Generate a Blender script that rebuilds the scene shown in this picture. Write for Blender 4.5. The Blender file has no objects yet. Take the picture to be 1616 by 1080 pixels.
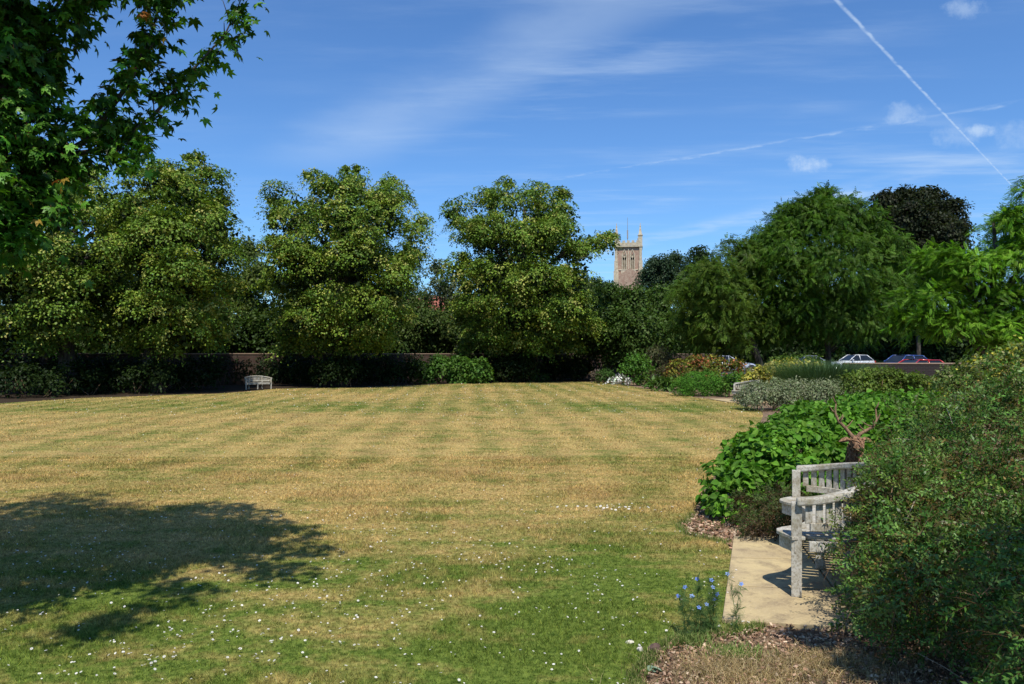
import bpy, math, random
import numpy as np
from mathutils import Vector, Matrix
random.seed(7)
rng = np.random.default_rng(11)
S = bpy.context.scene
COL = S.collection
R = math.radians
# ------------------------------------------------------------------ camera, sky, sun, exposure
H, F, HY = 1.7, 1238.0, 560.0           # eye height, focal length in photo pixels, horizon row
cam_d = bpy.data.cameras.new('camera'); cam = bpy.data.objects.new('camera', cam_d); COL.objects.link(cam)
cam.location = (0, 0, H); cam.rotation_euler = (R(90), 0, 0)
cam_d.sensor_width = 36; cam_d.lens = 36 * F / 1616; cam_d.shift_y = 20 / 1616; cam_d.clip_end = 6000; cam_d.clip_start = .05
S.camera = cam
SUN_EL, SUN_AZ = 58.0, 4.0            # azimuth: degrees from straight behind the camera, towards the right
sd = bpy.data.lights.new('sun', 'SUN'); sd.energy = 5.0; sd.angle = R(.53); sd.color = (1, .95, .86)
sun = bpy.data.objects.new('sun', sd); COL.objects.link(sun)
to_sun = Vector((math.sin(R(SUN_AZ)) * math.cos(R(SUN_EL)), -math.cos(R(SUN_AZ)) * math.cos(R(SUN_EL)), math.sin(R(SUN_EL))))
sun.rotation_euler = to_sun.to_track_quat('Z', 'Y').to_euler(); sun.location = (0, -5, 30)
S.view_settings.view_transform = 'Standard'; S.view_settings.look = 'None'; S.view_settings.exposure = .12; S.view_settings.gamma = 1
S.view_settings.use_curve_mapping = False
S.cycles.max_bounces = 6; S.cycles.diffuse_bounces = 3; S.cycles.transparent_max_bounces = 4; S.cycles.transmission_bounces = 4

class NT:
    """small node-tree writer"""
    def __init__(s, tree): s.t = tree
    def n(s, typ, props=None, **inp):
        nd = s.t.nodes.new(typ)
        for k, v in (props or {}).items(): setattr(nd, k, v)
        for k, v in inp.items():
            key = int(k[1:]) if k[0] == 'i' and k[1:].isdigit() else k.replace('_', ' ')
            s.put(nd.inputs[key], v)
        return nd
    def put(s, sock, v):
        if hasattr(v, 'is_output') or isinstance(v, bpy.types.NodeSocket): s.t.links.new(v, sock)
        else: sock.default_value = v
    def m(s, op, a, b=0.0, c=None, clamp=False):
        nd = s.n('ShaderNodeMath', dict(operation=op, use_clamp=clamp), i0=a, i1=b)
        if c is not None: s.put(nd.inputs[2], c)
        return nd.outputs[0]
    def v(s, op, a, b=(0, 0, 0)):
        return s.n('ShaderNodeVectorMath', dict(operation=op), i0=a, i1=b).outputs[0]
    def mix(s, f, a, b, mode='MIX'):
        nd = s.n('ShaderNodeMix', dict(data_type='RGBA', blend_type=mode)); s.put(nd.inputs[0], f)
        c = lambda x: (*x, 1) if isinstance(x, tuple) and len(x) == 3 else x
        s.put(nd.inputs[6], c(a)); s.put(nd.inputs[7], c(b)); return nd.outputs[2]
    def noise(s, vec, scale, detail=3, rough=.55, out=0, **k):
        return s.n('ShaderNodeTexNoise', k or None, Vector=vec, Scale=scale, Detail=detail, Roughness=rough).outputs[out]
    def ramp(s, f, lo, hi, a=0.0, b=1.0):
        nd = s.n('ShaderNodeMapRange', dict(interpolation_type='SMOOTHSTEP'), i0=f, i1=lo, i2=hi, i3=a, i4=b)
        return nd.outputs[0]

def pdir(px, py): return ((px - 808) / F, (HY - py) / F)
def qdir(px, py): a, b = pdir(px, py); return (a / b, 1 / b)

W = bpy.data.worlds.new('World'); S.world = W; W.use_nodes = True
T = NT(W.node_tree); W.node_tree.nodes.clear()
sky = T.n('ShaderNodeTexSky', dict(sky_type='NISHITA', sun_disc=False, sun_elevation=R(SUN_EL), sun_rotation=R(180 - SUN_AZ), air_density=1.0, dust_density=.25, ozone_density=2.2, altitude=30))
tc = T.n('ShaderNodeTexCoord').outputs['Generated']
sp = T.n('ShaderNodeSeparateXYZ', Vector=tc)
dx, dy, dz = sp.outputs
zc = T.m('MAXIMUM', dz, .02); yc = T.m('MAXIMUM', dy, .02)
qx, qy = T.m('DIVIDE', dx, zc), T.m('DIVIDE', dy, zc)          # where the view ray meets the cloud layer
Q = T.n('ShaderNodeCombineXYZ', X=qx, Y=qy, Z=0.0).outputs[0]
def band(p, q, width, soft, nscale, namp, lo, hi, seed=0., w2=None, ext=.4):
    """a long cloud streak along the line p-q of the cloud layer"""
    L = math.hypot(q[0] - p[0], q[1] - p[1]); ux, uy = (q[0] - p[0]) / L, (q[1] - p[1]) / L
    ax, ay = T.m('SUBTRACT', qx, p[0]), T.m('SUBTRACT', qy, p[1])
    along = T.m('ADD', T.m('MULTIPLY', ax, ux), T.m('MULTIPLY', ay, uy))
    across = T.m('SUBTRACT', T.m('MULTIPLY', ax, -uy), T.m('MULTIPLY', ay, -ux))
    n = T.noise(T.v('ADD', Q, (seed, seed * 1.7, 0)), nscale, 5)
    across = T.m('ADD', across, T.m('MULTIPLY', T.m('SUBTRACT', n, .5), namp))
    d = T.m('ABSOLUTE', across)
    if w2 is not None: w = T.ramp(along, 0, L, width, w2)
    else: w = width
    d = T.m('DIVIDE', d, w)
    m = T.ramp(d, 1 - soft, 1, 1, 0)
    m = T.m('MULTIPLY', m, T.ramp(along, -ext, 0.0)); m = T.m('MULTIPLY', m, T.ramp(along, L, L + ext, 1, 0))
    return T.m('MULTIPLY', m, T.ramp(n, lo, hi))
P = T.m
fac = P('MULTIPLY', band(qdir(1322, 3), qdir(1575, 270), .009, .9, 14, .014, .25, .62, 3, .006, 3.2), .5)
c2 = P('MULTIPLY', band(qdir(1616, 160), qdir(1090, 247), .05, 1, 9, .16, .36, .72, 8, .035, 2.2), .34)
c3 = P('MULTIPLY', band(qdir(1320, 306), qdir(1010, 383), .28, 1, 3, .4, .3, .65, 5, None, 2), .3)
c4 = P('MULTIPLY', band(qdir(560, 222), qdir(930, 25), .42, 1, 1.5, .3, .05, .62, 1.3, .3, .9), .26)
st = T.n('ShaderNodeMapping', dict(vector_type='POINT'), Vector=Q); st.inputs['Rotation'].default_value = (0, 0, R(35)); st.inputs['Scale'].default_value = (.5, 1.9, 1)
wis = P('MULTIPLY', T.ramp(T.noise(st.outputs[0], 1.5, 7, .62), .42, .80), T.ramp(T.noise(Q, .55, 3), .36, .62))
wis = P('MULTIPLY', wis, T.ramp(qx, -1.2, .5, .25, 1)); c5 = P('MULTIPLY', wis, .5)
for c in (c2, c3, c4, c5): fac = P('ADD', fac, P('MULTIPLY', c, P('SUBTRACT', 1.0, fac)))
gx, gy = P('DIVIDE', dx, yc), P('DIVIDE', dz, yc)
G = T.n('ShaderNodeCombineXYZ', X=gx, Y=gy, Z=0.0).outputs[0]
for (cx, cy, rx, ry, a, sd_) in ((1278, 258, 38, 15, .62, 0), (1428, 180, 36, 22, .34, 2), (1525, 14, 38, 18, .34, 4), (1547, 208, 27, 11, .6, 6), (1508, 212, 40, 24, .26, 7), (1600, 213, 42, 24, .24, 9)):
    u, w = pdir(cx, cy)
    nn = T.noise(T.v('ADD', G, (sd_, 0, 0)), 46, 6, .62)
    e = P('ADD', P('POWER', P('DIVIDE', P('SUBTRACT', gx, u), rx / F), 2.0), P('POWER', P('DIVIDE', P('SUBTRACT', gy, w), ry / F), 2.0))
    e = P('ADD', e, P('MULTIPLY', P('SUBTRACT', nn, .5), 3.6))
    k = P('MULTIPLY', T.ramp(e, -.5, 1.15, 1, 0), a); k = P('MULTIPLY', k, P('GREATER_THAN', dy, .03))
    fac = P('ADD', fac, P('MULTIPLY', k, P('SUBTRACT', 1.0, fac)))
fac = P('MULTIPLY', fac, T.ramp(dz, .0, .06))
blue = T.mix(1., sky.outputs[0], (.77, 1.17, 1.62), 'MULTIPLY')      # the camera's cool, saturated rendering of the blue
skyc = T.mix(fac, blue, (6.6, 8.2, 10.2))
bg = T.n('ShaderNodeBackground', Color=skyc, Strength=.09)
T.n('ShaderNodeOutputWorld', Surface=bg.outputs[0])

# ------------------------------------------------------------------ helpers
def tag(o, label=None, cat=None, group=None, kind=None):
    if label: o['label'] = label
    if cat: o['category'] = cat
    if group: o['group'] = group
    if kind: o['kind'] = kind
    return o
def empty(name, loc, label, cat, group=None, rz=0):
    o = bpy.data.objects.new(name, None); COL.objects.link(o); o.location = loc; o.rotation_euler = (0, 0, rz); o.empty_display_size = .2
    return tag(o, label, cat, group)
def link(me, name, parent=None, mat=None):
    o = bpy.data.objects.new(name, me); COL.objects.link(o)
    if mat and not me.materials: me.materials.append(mat)
    if parent: o.parent = parent
    return o
def px(px_, py_, Y): return np.array(((px_ - 808) / F * Y, Y, H - (py_ - HY) / F * Y))
def gy(py_): return H * F / (py_ - HY)
def gp(px_, py_): Y = gy(py_); return ((px_ - 808) / F * Y, Y)
def np_mesh(name, V, Fc, C=None, smooth=False):
    V = np.asarray(V, np.float32); Fc = np.asarray(Fc, np.int32)
    me = bpy.data.meshes.new(name); k = Fc.shape[1]; n = len(Fc)
    me.vertices.add(len(V)); me.vertices.foreach_set('co', V.ravel())
    me.loops.add(n * k); me.loops.foreach_set('vertex_index', Fc.ravel())
    me.polygons.add(n); me.polygons.foreach_set('loop_start', np.arange(0, n * k, k, dtype=np.int32))
    me.update(calc_edges=True)
    if smooth: me.polygons.foreach_set('use_smooth', np.ones(n, bool))
    if C is not None:
        at = me.attributes.new('Col', 'FLOAT_COLOR', 'POINT')
        C4 = np.ones((len(V), 4), np.float32); C4[:, :3] = C; at.data.foreach_set('color', C4.ravel())
    return me
def unit(a): return a / np.maximum(np.linalg.norm(a, axis=-1, keepdims=True), 1e-9)
def frames(nrm, ydir):
    z = unit(nrm); y = unit(ydir - (ydir * z).sum(-1, keepdims=True) * z); x = np.cross(y, z)
    return np.stack([x, y, z], -1)
def instance(tmpl, pos, Rm, sc, col):
    """copy a small template (verts, quads, tint) to every position: one numpy mesh"""
    tv, tf, tt = tmpl; n, k = len(pos), len(tv)
    V = np.einsum('nij,kj->nki', Rm, tv) * sc[:, None, None] + pos[:, None, :]
    Fc = tf[None] + (np.arange(n) * k)[:, None, None]
    keep = tt[:, 3:4][None]
    C = col[:, None, :] * tt[None, :, :3] * (1 - keep) + tt[None, :, :3] * keep
    return V.reshape(-1, 3), Fc.reshape(-1, tf.shape[1]), C.reshape(-1, 3)
class MB:
    """polygon collector for built objects"""
    def __init__(s): s.v = []; s.f = []; s.m = []
    def add(s, V, Fc, mi=0):
        b = len(s.v); s.v += [tuple(p) for p in V]; s.f += [tuple(i + b for i in f) for f in Fc]; s.m += [mi] * len(Fc)
    def box(s, c, d, rz=0, mi=0, taper=1):
        x, y, z = d[0] / 2, d[1] / 2, d[2] / 2; ca, sa = math.cos(rz), math.sin(rz); V = []
        for k, t in ((-1, 1), (1, taper)):
            for a, b in ((-1, -1), (1, -1), (1, 1), (-1, 1)):
                u, w = a * x * t, b * y * t; V.append((c[0] + u * ca - w * sa, c[1] + u * sa + w * ca, c[2] + k * z))
        s.add(V, [(3, 2, 1, 0), (4, 5, 6, 7), (0, 1, 5, 4), (1, 2, 6, 5), (2, 3, 7, 6), (3, 0, 4, 7)], mi)
    def tube(s, pts, rad, n=8, mi=0, cap=True):
        pts = [Vector(p) for p in pts]; rings = []; up = Vector((0, 0, 1)); prev = None
        if not hasattr(rad, '__len__'): rad = [rad] * len(pts)
        for i, p in enumerate(pts):
            t = (pts[min(i + 1, len(pts) - 1)] - pts[max(i - 1, 0)]).normalized()
            if prev is None: a = t.cross(up if abs(t.z) < .9 else Vector((1, 0, 0))).normalized()
            else: a = (prev - t * prev.dot(t)).normalized()
            prev = a; b = t.cross(a); rings.append([p + (a * math.cos(2 * math.pi * k / n) + b * math.sin(2 * math.pi * k / n)) * rad[i] for k in range(n)])
        V = [v for r_ in rings for v in r_]; Fc = [(i * n + k, i * n + (k + 1) % n, (i + 1) * n + (k + 1) % n, (i + 1) * n + k) for i in range(len(pts) - 1) for k in range(n)]
        if cap: Fc += [tuple(range(n))[::-1], tuple((len(pts) - 1) * n + k for k in range(n))]
        s.add(V, Fc, mi)
    def sweep(s, pts, w, h, mi=0, zs=None):
        """rectangular section (w across in plan, h high, centred) along a path"""
        V = []; n = len(pts)
        for i, p in enumerate(pts):
            a, b = pts[max(i - 1, 0)], pts[min(i + 1, n - 1)]; t = Vector((b[0] - a[0], b[1] - a[1], 0)).normalized(); o = Vector((-t.y, t.x, 0)) * w / 2
            hh = h[i] if hasattr(h, '__len__') else h
            for sx, sz in ((-1, -1), (1, -1), (1, 1), (-1, 1)): V.append((p[0] + o.x * sx, p[1] + o.y * sx, p[2] + sz * hh / 2))
        Fc = [(i * 4 + k, i * 4 + (k + 1) % 4, i * 4 + 4 + (k + 1) % 4, i * 4 + 4 + k) for i in range(n - 1) for k in range(4)] + [(3, 2, 1, 0), tuple(4 * n - 4 + k for k in range(4))]
        s.add(V, Fc, mi)
    def lathe(s, prof, c, n=24, mi=0, axis='z'):
        V = []
        for r_, z in prof:
            for k in range(n):
                a = 2 * math.pi * k / n; q = (r_ * math.cos(a), r_ * math.sin(a), z)
                if axis == 'y': q = (q[0], q[2], q[1])
                V.append((c[0] + q[0], c[1] + q[1], c[2] + q[2]))
        m = len(prof)
        s.add(V, [(i * n + k, i * n + (k + 1) % n, (i + 1) * n + (k + 1) % n, (i + 1) * n + k) for i in range(m - 1) for k in range(n)] + [tuple(range(n))[::-1], tuple((m - 1) * n + k for k in range(n))], mi)
    def build(s, name, mats, parent=None, smooth=False, bevel=0):
        me = bpy.data.meshes.new(name); me.from_pydata(s.v, [], s.f)
        mats = mats if isinstance(mats, (list, tuple)) else [mats]
        for m in mats: me.materials.append(m)
        me.polygons.foreach_set('material_index', s.m)
        import bmesh
        bm = bmesh.new(); bm.from_mesh(me); bmesh.ops.recalc_face_normals(bm, faces=bm.faces); bm.to_mesh(me); bm.free()
        if smooth: me.polygons.foreach_set('use_smooth', [True] * len(me.polygons))
        me.update(); o = link(me, name, parent)
        if bevel:
            b = o.modifiers.new('bevel', 'BEVEL'); b.width = bevel; b.segments = 2; b.limit_method = 'ANGLE'; b.angle_limit = R(40)
        return o

# ------------------------------------------------------------------ materials
def mat(name):
    m = bpy.data.materials.new(name); m.use_nodes = True; m.node_tree.nodes.clear(); return m, NT(m.node_tree)
def finish(t, color, rough=.7, bump=None, bstr=.3, bdist=.01, spec=.4, metal=0., extra=None):
    b = t.n('ShaderNodeBsdfPrincipled'); t.put(b.inputs['Base Color'], (*color, 1) if isinstance(color, tuple) and len(color) == 3 else color)
    t.put(b.inputs['Roughness'], rough); t.put(b.inputs['Specular IOR Level'], spec); t.put(b.inputs['Metallic'], metal)
    if bump is not None:
        bn = t.n('ShaderNodeBump', Strength=bstr, Distance=bdist, Height=bump); t.put(b.inputs['Normal'], bn.outputs[0])
    t.n('ShaderNodeOutputMaterial', Surface=b.outputs[0]); return b
def leaf_mat(name, trans=.32, rough=.5, spec=.14, tint=(1.15, 1.25, .45)):
    m, t = mat(name); c = t.n('ShaderNodeAttribute', dict(attribute_name='Col')).outputs['Color']
    pos = t.n('ShaderNodeNewGeometry').outputs['Position']
    c = t.mix(t.ramp(t.noise(pos, 2.3, 2), .3, .7), t.mix(1., c, (.8, .8, .78), 'MULTIPLY'), t.mix(1., c, (1.15, 1.14, 1.1), 'MULTIPLY'))
    b = t.n('ShaderNodeBsdfPrincipled', Roughness=rough); t.put(b.inputs['Base Color'], c); b.inputs['Specular IOR Level'].default_value = spec
    tr = t.n('ShaderNodeBsdfTranslucent', Color=t.mix(1., c, tint, 'MULTIPLY'))
    mx = t.n('ShaderNodeMixShader', i0=trans, i1=b.outputs[0], i2=tr.outputs[0]); t.n('ShaderNodeOutputMaterial', Surface=mx.outputs[0]); return m
M = {}
M['leaf'] = leaf_mat('leaf'); M['leaf_gloss'] = leaf_mat('leaf_gloss', .25, .42, .24); M['leaf_matt'] = leaf_mat('leaf_matt', .2, .75, .2); M['leaf_lime'] = leaf_mat('leaf_lime', .18, .5, .16); M['petal'] = leaf_mat('petal', .3, .7, .2, (1, 1, 1))
def bark(name, a, b_, sc=9):
    m, t = mat(name); pos = t.n('ShaderNodeTexCoord').outputs['Object']; mp = t.n('ShaderNodeMapping', Vector=pos); mp.inputs['Scale'].default_value = (1, 1, .22)
    n = t.noise(mp.outputs[0], sc, 6, .65); finish(t, t.mix(t.ramp(n, .35, .65), a, b_), .9, n, .8, .03); return m
M['bark'] = bark('bark', (.022, .018, .013), (.085, .07, .05)); M['twig'] = bark('twig', (.10, .055, .03), (.30, .19, .11), 30); M['willow'] = bark('willow', (.13, .06, .03), (.42, .25, .14), 40)

def lawn_colour(t, pos):
    """worn summer lawn: straw and green, mowing stripes, greener towards the shrub borders"""
    s = t.n('ShaderNodeSeparateXYZ', Vector=pos); X, Y = s.outputs[0], s.outputs[1]
    w = t.noise(pos, .35, 2); wob = t.m('MULTIPLY', t.m('SUBTRACT', w, .5), .5)
    u = t.m('ADD', t.m('ADD', t.m('MULTIPLY', X, 1.0), t.m('MULTIPLY', Y, .05)), t.m('MULTIPLY', wob, 2.2))
    st1 = t.m('SINE', t.m('MULTIPLY', u, 2 * math.pi / 1.02)); st2 = t.m('SINE', t.m('MULTIPLY', t.m('ADD', Y, wob), 2 * math.pi / 1.7))
    n1, n2, n3 = t.noise(pos, .22, 3), t.noise(pos, 1.5, 4, .65), t.noise(pos, 22, 4, .7)
    nst = t.n('ShaderNodeMapping', Vector=pos); nst.inputs['Scale'].default_value = (.25, 1.6, 1); n4 = t.noise(nst.outputs[0], 2.2, 4, .6)
    g = t.m('ADD', t.ramp(Y, 4.6, 8.8, .90, .23), t.m('MULTIPLY', t.m('SUBTRACT', n1, .5), 1.3))
    g = t.m('ADD', g, t.m('MULTIPLY', t.m('SUBTRACT', n2, .5), 1.7)); g = t.m('ADD', g, t.m('MULTIPLY', t.m('SUBTRACT', t.noise(pos, 6, 3, .6), .5), .9)); g = t.m('ADD', g, t.m('MULTIPLY', t.m('SUBTRACT', n4, .5), 1.3))
    fade = t.ramp(Y, 8, 14)
    g = t.m('ADD', g, t.m('MULTIPLY', t.m('MULTIPLY', st1, .15), fade)); g = t.m('ADD', g, t.m('MULTIPLY', t.m('MULTIPLY', st2, .05), fade))
    cross = t.m('MULTIPLY', t.ramp(Y, 22.6, 23.6), t.ramp(Y, 26, 31, 1, 0)); g = t.m('ADD', g, t.m('MULTIPLY', cross, .38))
    g = t.m('ADD', g, t.m('MULTIPLY', t.ramp(Y, 31, 42), .22))
    edge = t.m('ABSOLUTE', t.m('SUBTRACT', X, t.m('ADD', t.m('MULTIPLY', Y, .27), -.9))); g = t.m('ADD', g, t.m('MULTIPLY', t.ramp(edge, .1, .9, 1, 0), .22))
    side = t.m('SUBTRACT', X, t.m('ADD', t.m('MULTIPLY', Y, .27), -.2)); g = t.m('ADD', g, t.m('MULTIPLY', t.ramp(side, 0, 1.4), t.ramp(Y, 17, 24, .45, .12)))
    g = t.m('MULTIPLY', g, 1.0, clamp=True)
    straw = t.mix(t.ramp(n3, .3, .7), (.25, .17, .056), (.61, .452, .18)); green = t.mix(t.ramp(n3, .3, .7), (.05, .088, .012), (.185, .245, .045))
    c = t.mix(g, straw, green)
    br = t.m('MULTIPLY', t.ramp(t.noise(pos, .6, 3), .48, .7), t.m('SUBTRACT', 1.0, g)); c = t.mix(t.m('MULTIPLY', br, .5), c, (.31, .205, .085))
    lite = t.m('MULTIPLY', t.m('ADD', st1, 1.0), .5)
    return t.mix(t.m('MULTIPLY', fade, 1.0), c, t.mix(lite, t.mix(1., c, (1.05, 1.05, 1.03), 'MULTIPLY'), t.mix(1., c, (.95, .95, .95), 'MULTIPLY'))), n3
m, t = mat('lawn_turf'); pos = t.n('ShaderNodeNewGeometry').outputs['Position']; c, n3 = lawn_colour(t, pos)
finish(t, t.mix(1., c, (.84, .84, .8), 'MULTIPLY'), .95, n3, .6, .02, .1); M['lawn'] = m
m, t = mat('grass_blade'); pos = t.n('ShaderNodeNewGeometry').outputs['Position']; c, n3 = lawn_colour(t, pos)
a = t.n('ShaderNodeAttribute', dict(attribute_name='Col')).outputs['Color']; c = t.mix(1., c, a, 'MULTIPLY')
b = t.n('ShaderNodeBsdfDiffuse', Color=c); tr = t.n('ShaderNodeBsdfTranslucent', Color=c); mx = t.n('ShaderNodeMixShader', i0=.35, i1=b.outputs[0], i2=tr.outputs[0]); t.n('ShaderNodeOutputMaterial', Surface=mx.outputs[0]); M['blade'] = m
m, t = mat('soil'); pos = t.n('ShaderNodeNewGeometry').outputs['Position']; n = t.noise(pos, 9, 7, .7); n2 = t.noise(pos, 1.3, 3)
finish(t, t.mix(t.ramp(n, .3, .7), t.mix(n2, (.07, .045, .03), (.14, .09, .06)), t.mix(n2, (.25, .165, .11), (.33, .24, .15))), .95, n, 1, .05, .1); M['soil'] = m
m, t = mat('rough_grass'); pos = t.n('ShaderNodeNewGeometry').outputs['Position']; n = t.noise(pos, 3, 6, .7); finish(t, t.mix(n, (.04, .055, .018), (.10, .11, .04)), .95, n, .6, .05, .1); M['field'] = m
m, t = mat('asphalt'); pos = t.n('ShaderNodeNewGeometry').outputs['Position']; n = t.noise(pos, 40, 4, .7); finish(t, t.mix(n, (.04, .04, .04), (.075, .073, .07)), .9, n, .4, .01); M['asphalt'] = m
m, t = mat('sandstone_slab'); pos = t.n('ShaderNodeNewGeometry').outputs['Position']; n = t.noise(pos, 5, 8, .7); n2 = t.noise(pos, 1.4, 4, .6); n3 = t.noise(pos, 60, 3, .7)
c = t.mix(t.ramp(n2, .35, .68), (.52, .41, .215), (.39, .30, .17)); c = t.mix(t.ramp(n, .45, .66, 0, .85), c, (.25, .19, .115)); c = t.mix(t.ramp(t.noise(pos, 2.6, 6, .7), .5, .66, 0, .5), c, (.30, .235, .15)); c = t.mix(t.ramp(n3, .45, .8, 0, .45), c, (.62, .5, .3))
c = t.mix(t.ramp(t.noise(pos, 28, 4, .75), .60, .72, 0, .75), c, (.15, .11, .07))
finish(t, c, .9, n3, .35, .006, .2); M['slab'] = m
m, t = mat('weathered_teak'); pos = t.n('ShaderNodeTexCoord').outputs['Object']; n = t.noise(pos, 7, 6, .7); n2 = t.noise(pos, 55, 5, .75)
c = t.mix(t.ramp(n, .35, .7), (.52, .50, .44), (.27, .235, .16)); c = t.mix(t.ramp(n2, .46, .64, 0, .75), c, (.19, .15, .10)); c = t.mix(t.ramp(t.noise(pos, 16, 4, .7), .55, .7, 0, .55), c, (.30, .30, .17)); c = t.mix(t.ramp(t.noise(pos, 90, 2), .66, .72, 0, .6), c, (.6, .59, .53)); finish(t, c, .85, n2, .5, .004, .2); M['teak'] = m
m, t = mat('old_brick'); pos = t.n('ShaderNodeTexCoord').outputs['Object']; mp = t.n('ShaderNodeMapping', Vector=pos); mp.inputs['Rotation'].default_value = (R(90), 0, 0)
bt = t.n('ShaderNodeTexBrick', Vector=mp.outputs[0], Color1=(.07, .024, .016, 1), Color2=(.045, .018, .013, 1), Mortar=(.06, .05, .04, 1), Scale=1., Mortar_Size=.012, Brick_Width=.225, Row_Height=.075)
n = t.noise(pos, 3, 5); finish(t, t.mix(t.ramp(n, .35, .7, 0, .5), bt.outputs[0], (.09, .075, .055)), .9, bt.outputs[1], .3, .01); M['brick'] = m
m, t = mat('coping'); pos = t.n('ShaderNodeTexCoord').outputs['Object']; n = t.noise(pos, 8, 5); finish(t, t.mix(n, (.2, .13, .09), (.34, .25, .18)), .9, n, .4, .01); M['coping'] = m
def flat(name, c, rough=.5, metal=0., spec=.5, var=.12, sc=6):
    m, t = mat(name); pos = t.n('ShaderNodeTexCoord').outputs['Object']; n = t.noise(pos, sc, 4)
    finish(t, t.mix(n, tuple(x * (1 - var) for x in c), tuple(min(1, x * (1 + var)) for x in c)), rough, None, metal=metal, spec=spec); return m

# ------------------------------------------------------------------ leaf templates: verts, quads, tint (rgb, keep-flag)
def tmpl(parts):
    V, Fq, C = [], [], []
    for v, f, c in parts:
        b = len(V); V += v; Fq += [[i + b for i in q] for q in f]; C += [c] * len(v)
    return np.array(V, float), np.array(Fq, int), np.array(C, float)
LC = (1, 1, 1, 0)
def kite(o, d, l, w, fold=.12, droop=.15, c=LC):
    """one leaflet from o in direction d (in the xy plane), length l, width w"""
    o = Vector(o); d = Vector(d).normalized(); s = d.cross(Vector((0, 0, 1))).normalized()
    return ([tuple(o), tuple(o + d * l * .42 + s * w / 2 + Vector((0, 0, fold * w))), tuple(o + d * l + Vector((0, 0, -droop * l))), tuple(o + d * l * .42 - s * w / 2 + Vector((0, 0, fold * w)))], [(0, 1, 2, 3)], c)
def twigbit(a, b, w, c):
    a = Vector(a); b = Vector(b); d = (b - a).normalized(); s = d.cross(Vector((0, 0, 1))); s = (s if s.length > .1 else Vector((1, 0, 0))).normalized() * w / 2; u = Vector((0, 0, w / 2))
    return ([tuple(a - s), tuple(a + s), tuple(b + s * .6), tuple(b - s * .6), tuple(a - u), tuple(a + u), tuple(b + u * .6), tuple(b - u * .6)], [(0, 1, 2, 3), (4, 5, 6, 7)], c)
T_leaf = tmpl([kite((0, 0, 0), (0, 1, 0), 1, .72)])
T_narrow = tmpl([kite((0, 0, 0), (0, 1, 0), 1, .34)])
def broad():
    out = []; ys = (0, .22, .5, .78, 1); ws = (.04, .3, .36, .22, .01)
    for sx in (-1, 1):
        for i in range(4):
            z = lambda y, w: w * .25 - .22 * y * y
            out.append(([(0, ys[i], -.22 * ys[i] ** 2), (sx * ws[i], ys[i], z(ys[i], ws[i])), (sx * ws[i + 1], ys[i + 1], z(ys[i + 1], ws[i + 1])), (0, ys[i + 1], -.22 * ys[i + 1] ** 2)], [(0, 1, 2, 3) if sx > 0 else (3, 2, 1, 0)], LC))
    return tmpl(out)
T_broad = broad()
def maple():
    out = [twigbit((0, -.35, 0), (0, .02, 0), .02, (.30, .10, .05, 1))]
    for a, l in ((0, 1.0), (48, .86), (-48, .86), (104, .52), (-104, .52)):
        d = (math.sin(R(a)), math.cos(R(a)), 0)
        out.append(kite((0, 0, 0), d, l, .40 if l > .6 else .3, .02, .28))
        if l > .6:
            for s_ in (-1, 1):
                a2 = a + s_ * 24; o = (d[0] * l * .34, d[1] * l * .34, -.02); out.append(kite(o, (math.sin(R(a2)), math.cos(R(a2)), 0), l * .4, .16, .0, .2))
    return tmpl(out)
T_maple = maple()
def pinnate(n=8, L=1., lw=.075, ll=.22):
    out = [twigbit((0, 0, 0), (0, L * .97, -.12), .012, (.25, .3, .08, 1))]
    for i in range(n):
        y = L * (.14 + .8 * i / n); z = -.12 * (y / L) ** 2
        for s_ in (-1, 1): out.append(kite((0, y, z), (s_, .42, 0), ll * (1 - .35 * abs(i / n - .4)), lw * 1.25, .1, .25))
    out.append(kite((0, L * .95, -.12), (0, 1, 0), ll, lw * 1.3)); return tmpl(out)
T_pin = pinnate(); T_pin_far = pinnate(4, 1, .14, .3)
def sprig(n=11, ll=.17, lw=.085, wood=(.20, .12, .07, 1), rnd=3, stem=.014):
    r_ = random.Random(rnd); out = [twigbit((0, 0, 0), (0, .5, .02), stem, wood), twigbit((0, .5, .02), (.03, 1, .10), stem * .7, wood)]
    for i in range(n):
        y = .1 + .9 * i / n; a = i * 2.4 + r_.uniform(-.4, .4); el = math.cos(a) * .9
        d = Vector((math.sin(a), .75, 0)).normalized(); v, f, c = kite((0, 0, 0), d, ll * r_.uniform(.8, 1.2), lw, .15, -.1); sh = r_.uniform(.75, 1.25)
        v = [(p[0], p[1] + y, p[2] + .02 + .1 * y + Vector(p).length * el) for p in v]; out.append((v, f, (sh, sh, sh, 0)))
    return tmpl(out)
T_sprig = [sprig(13, .17, .09, rnd=3), sprig(10, .19, .10, rnd=5), sprig(15, .15, .08, rnd=8)]
T_twig = tmpl([twigbit((0, 0, 0), (.02, .5, .05), .016, (.22, .13, .07, 1)), twigbit((.02, .5, .05), (.08, 1, .02), .011, (.24, .14, .08, 1)), twigbit((.02, .5, .05), (-.14, .86, .1), .009, (.24, .14, .08, 1))])
T_needle = sprig(16, .34, .05, (.06, .09, .02, 1), 4, .01)

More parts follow.
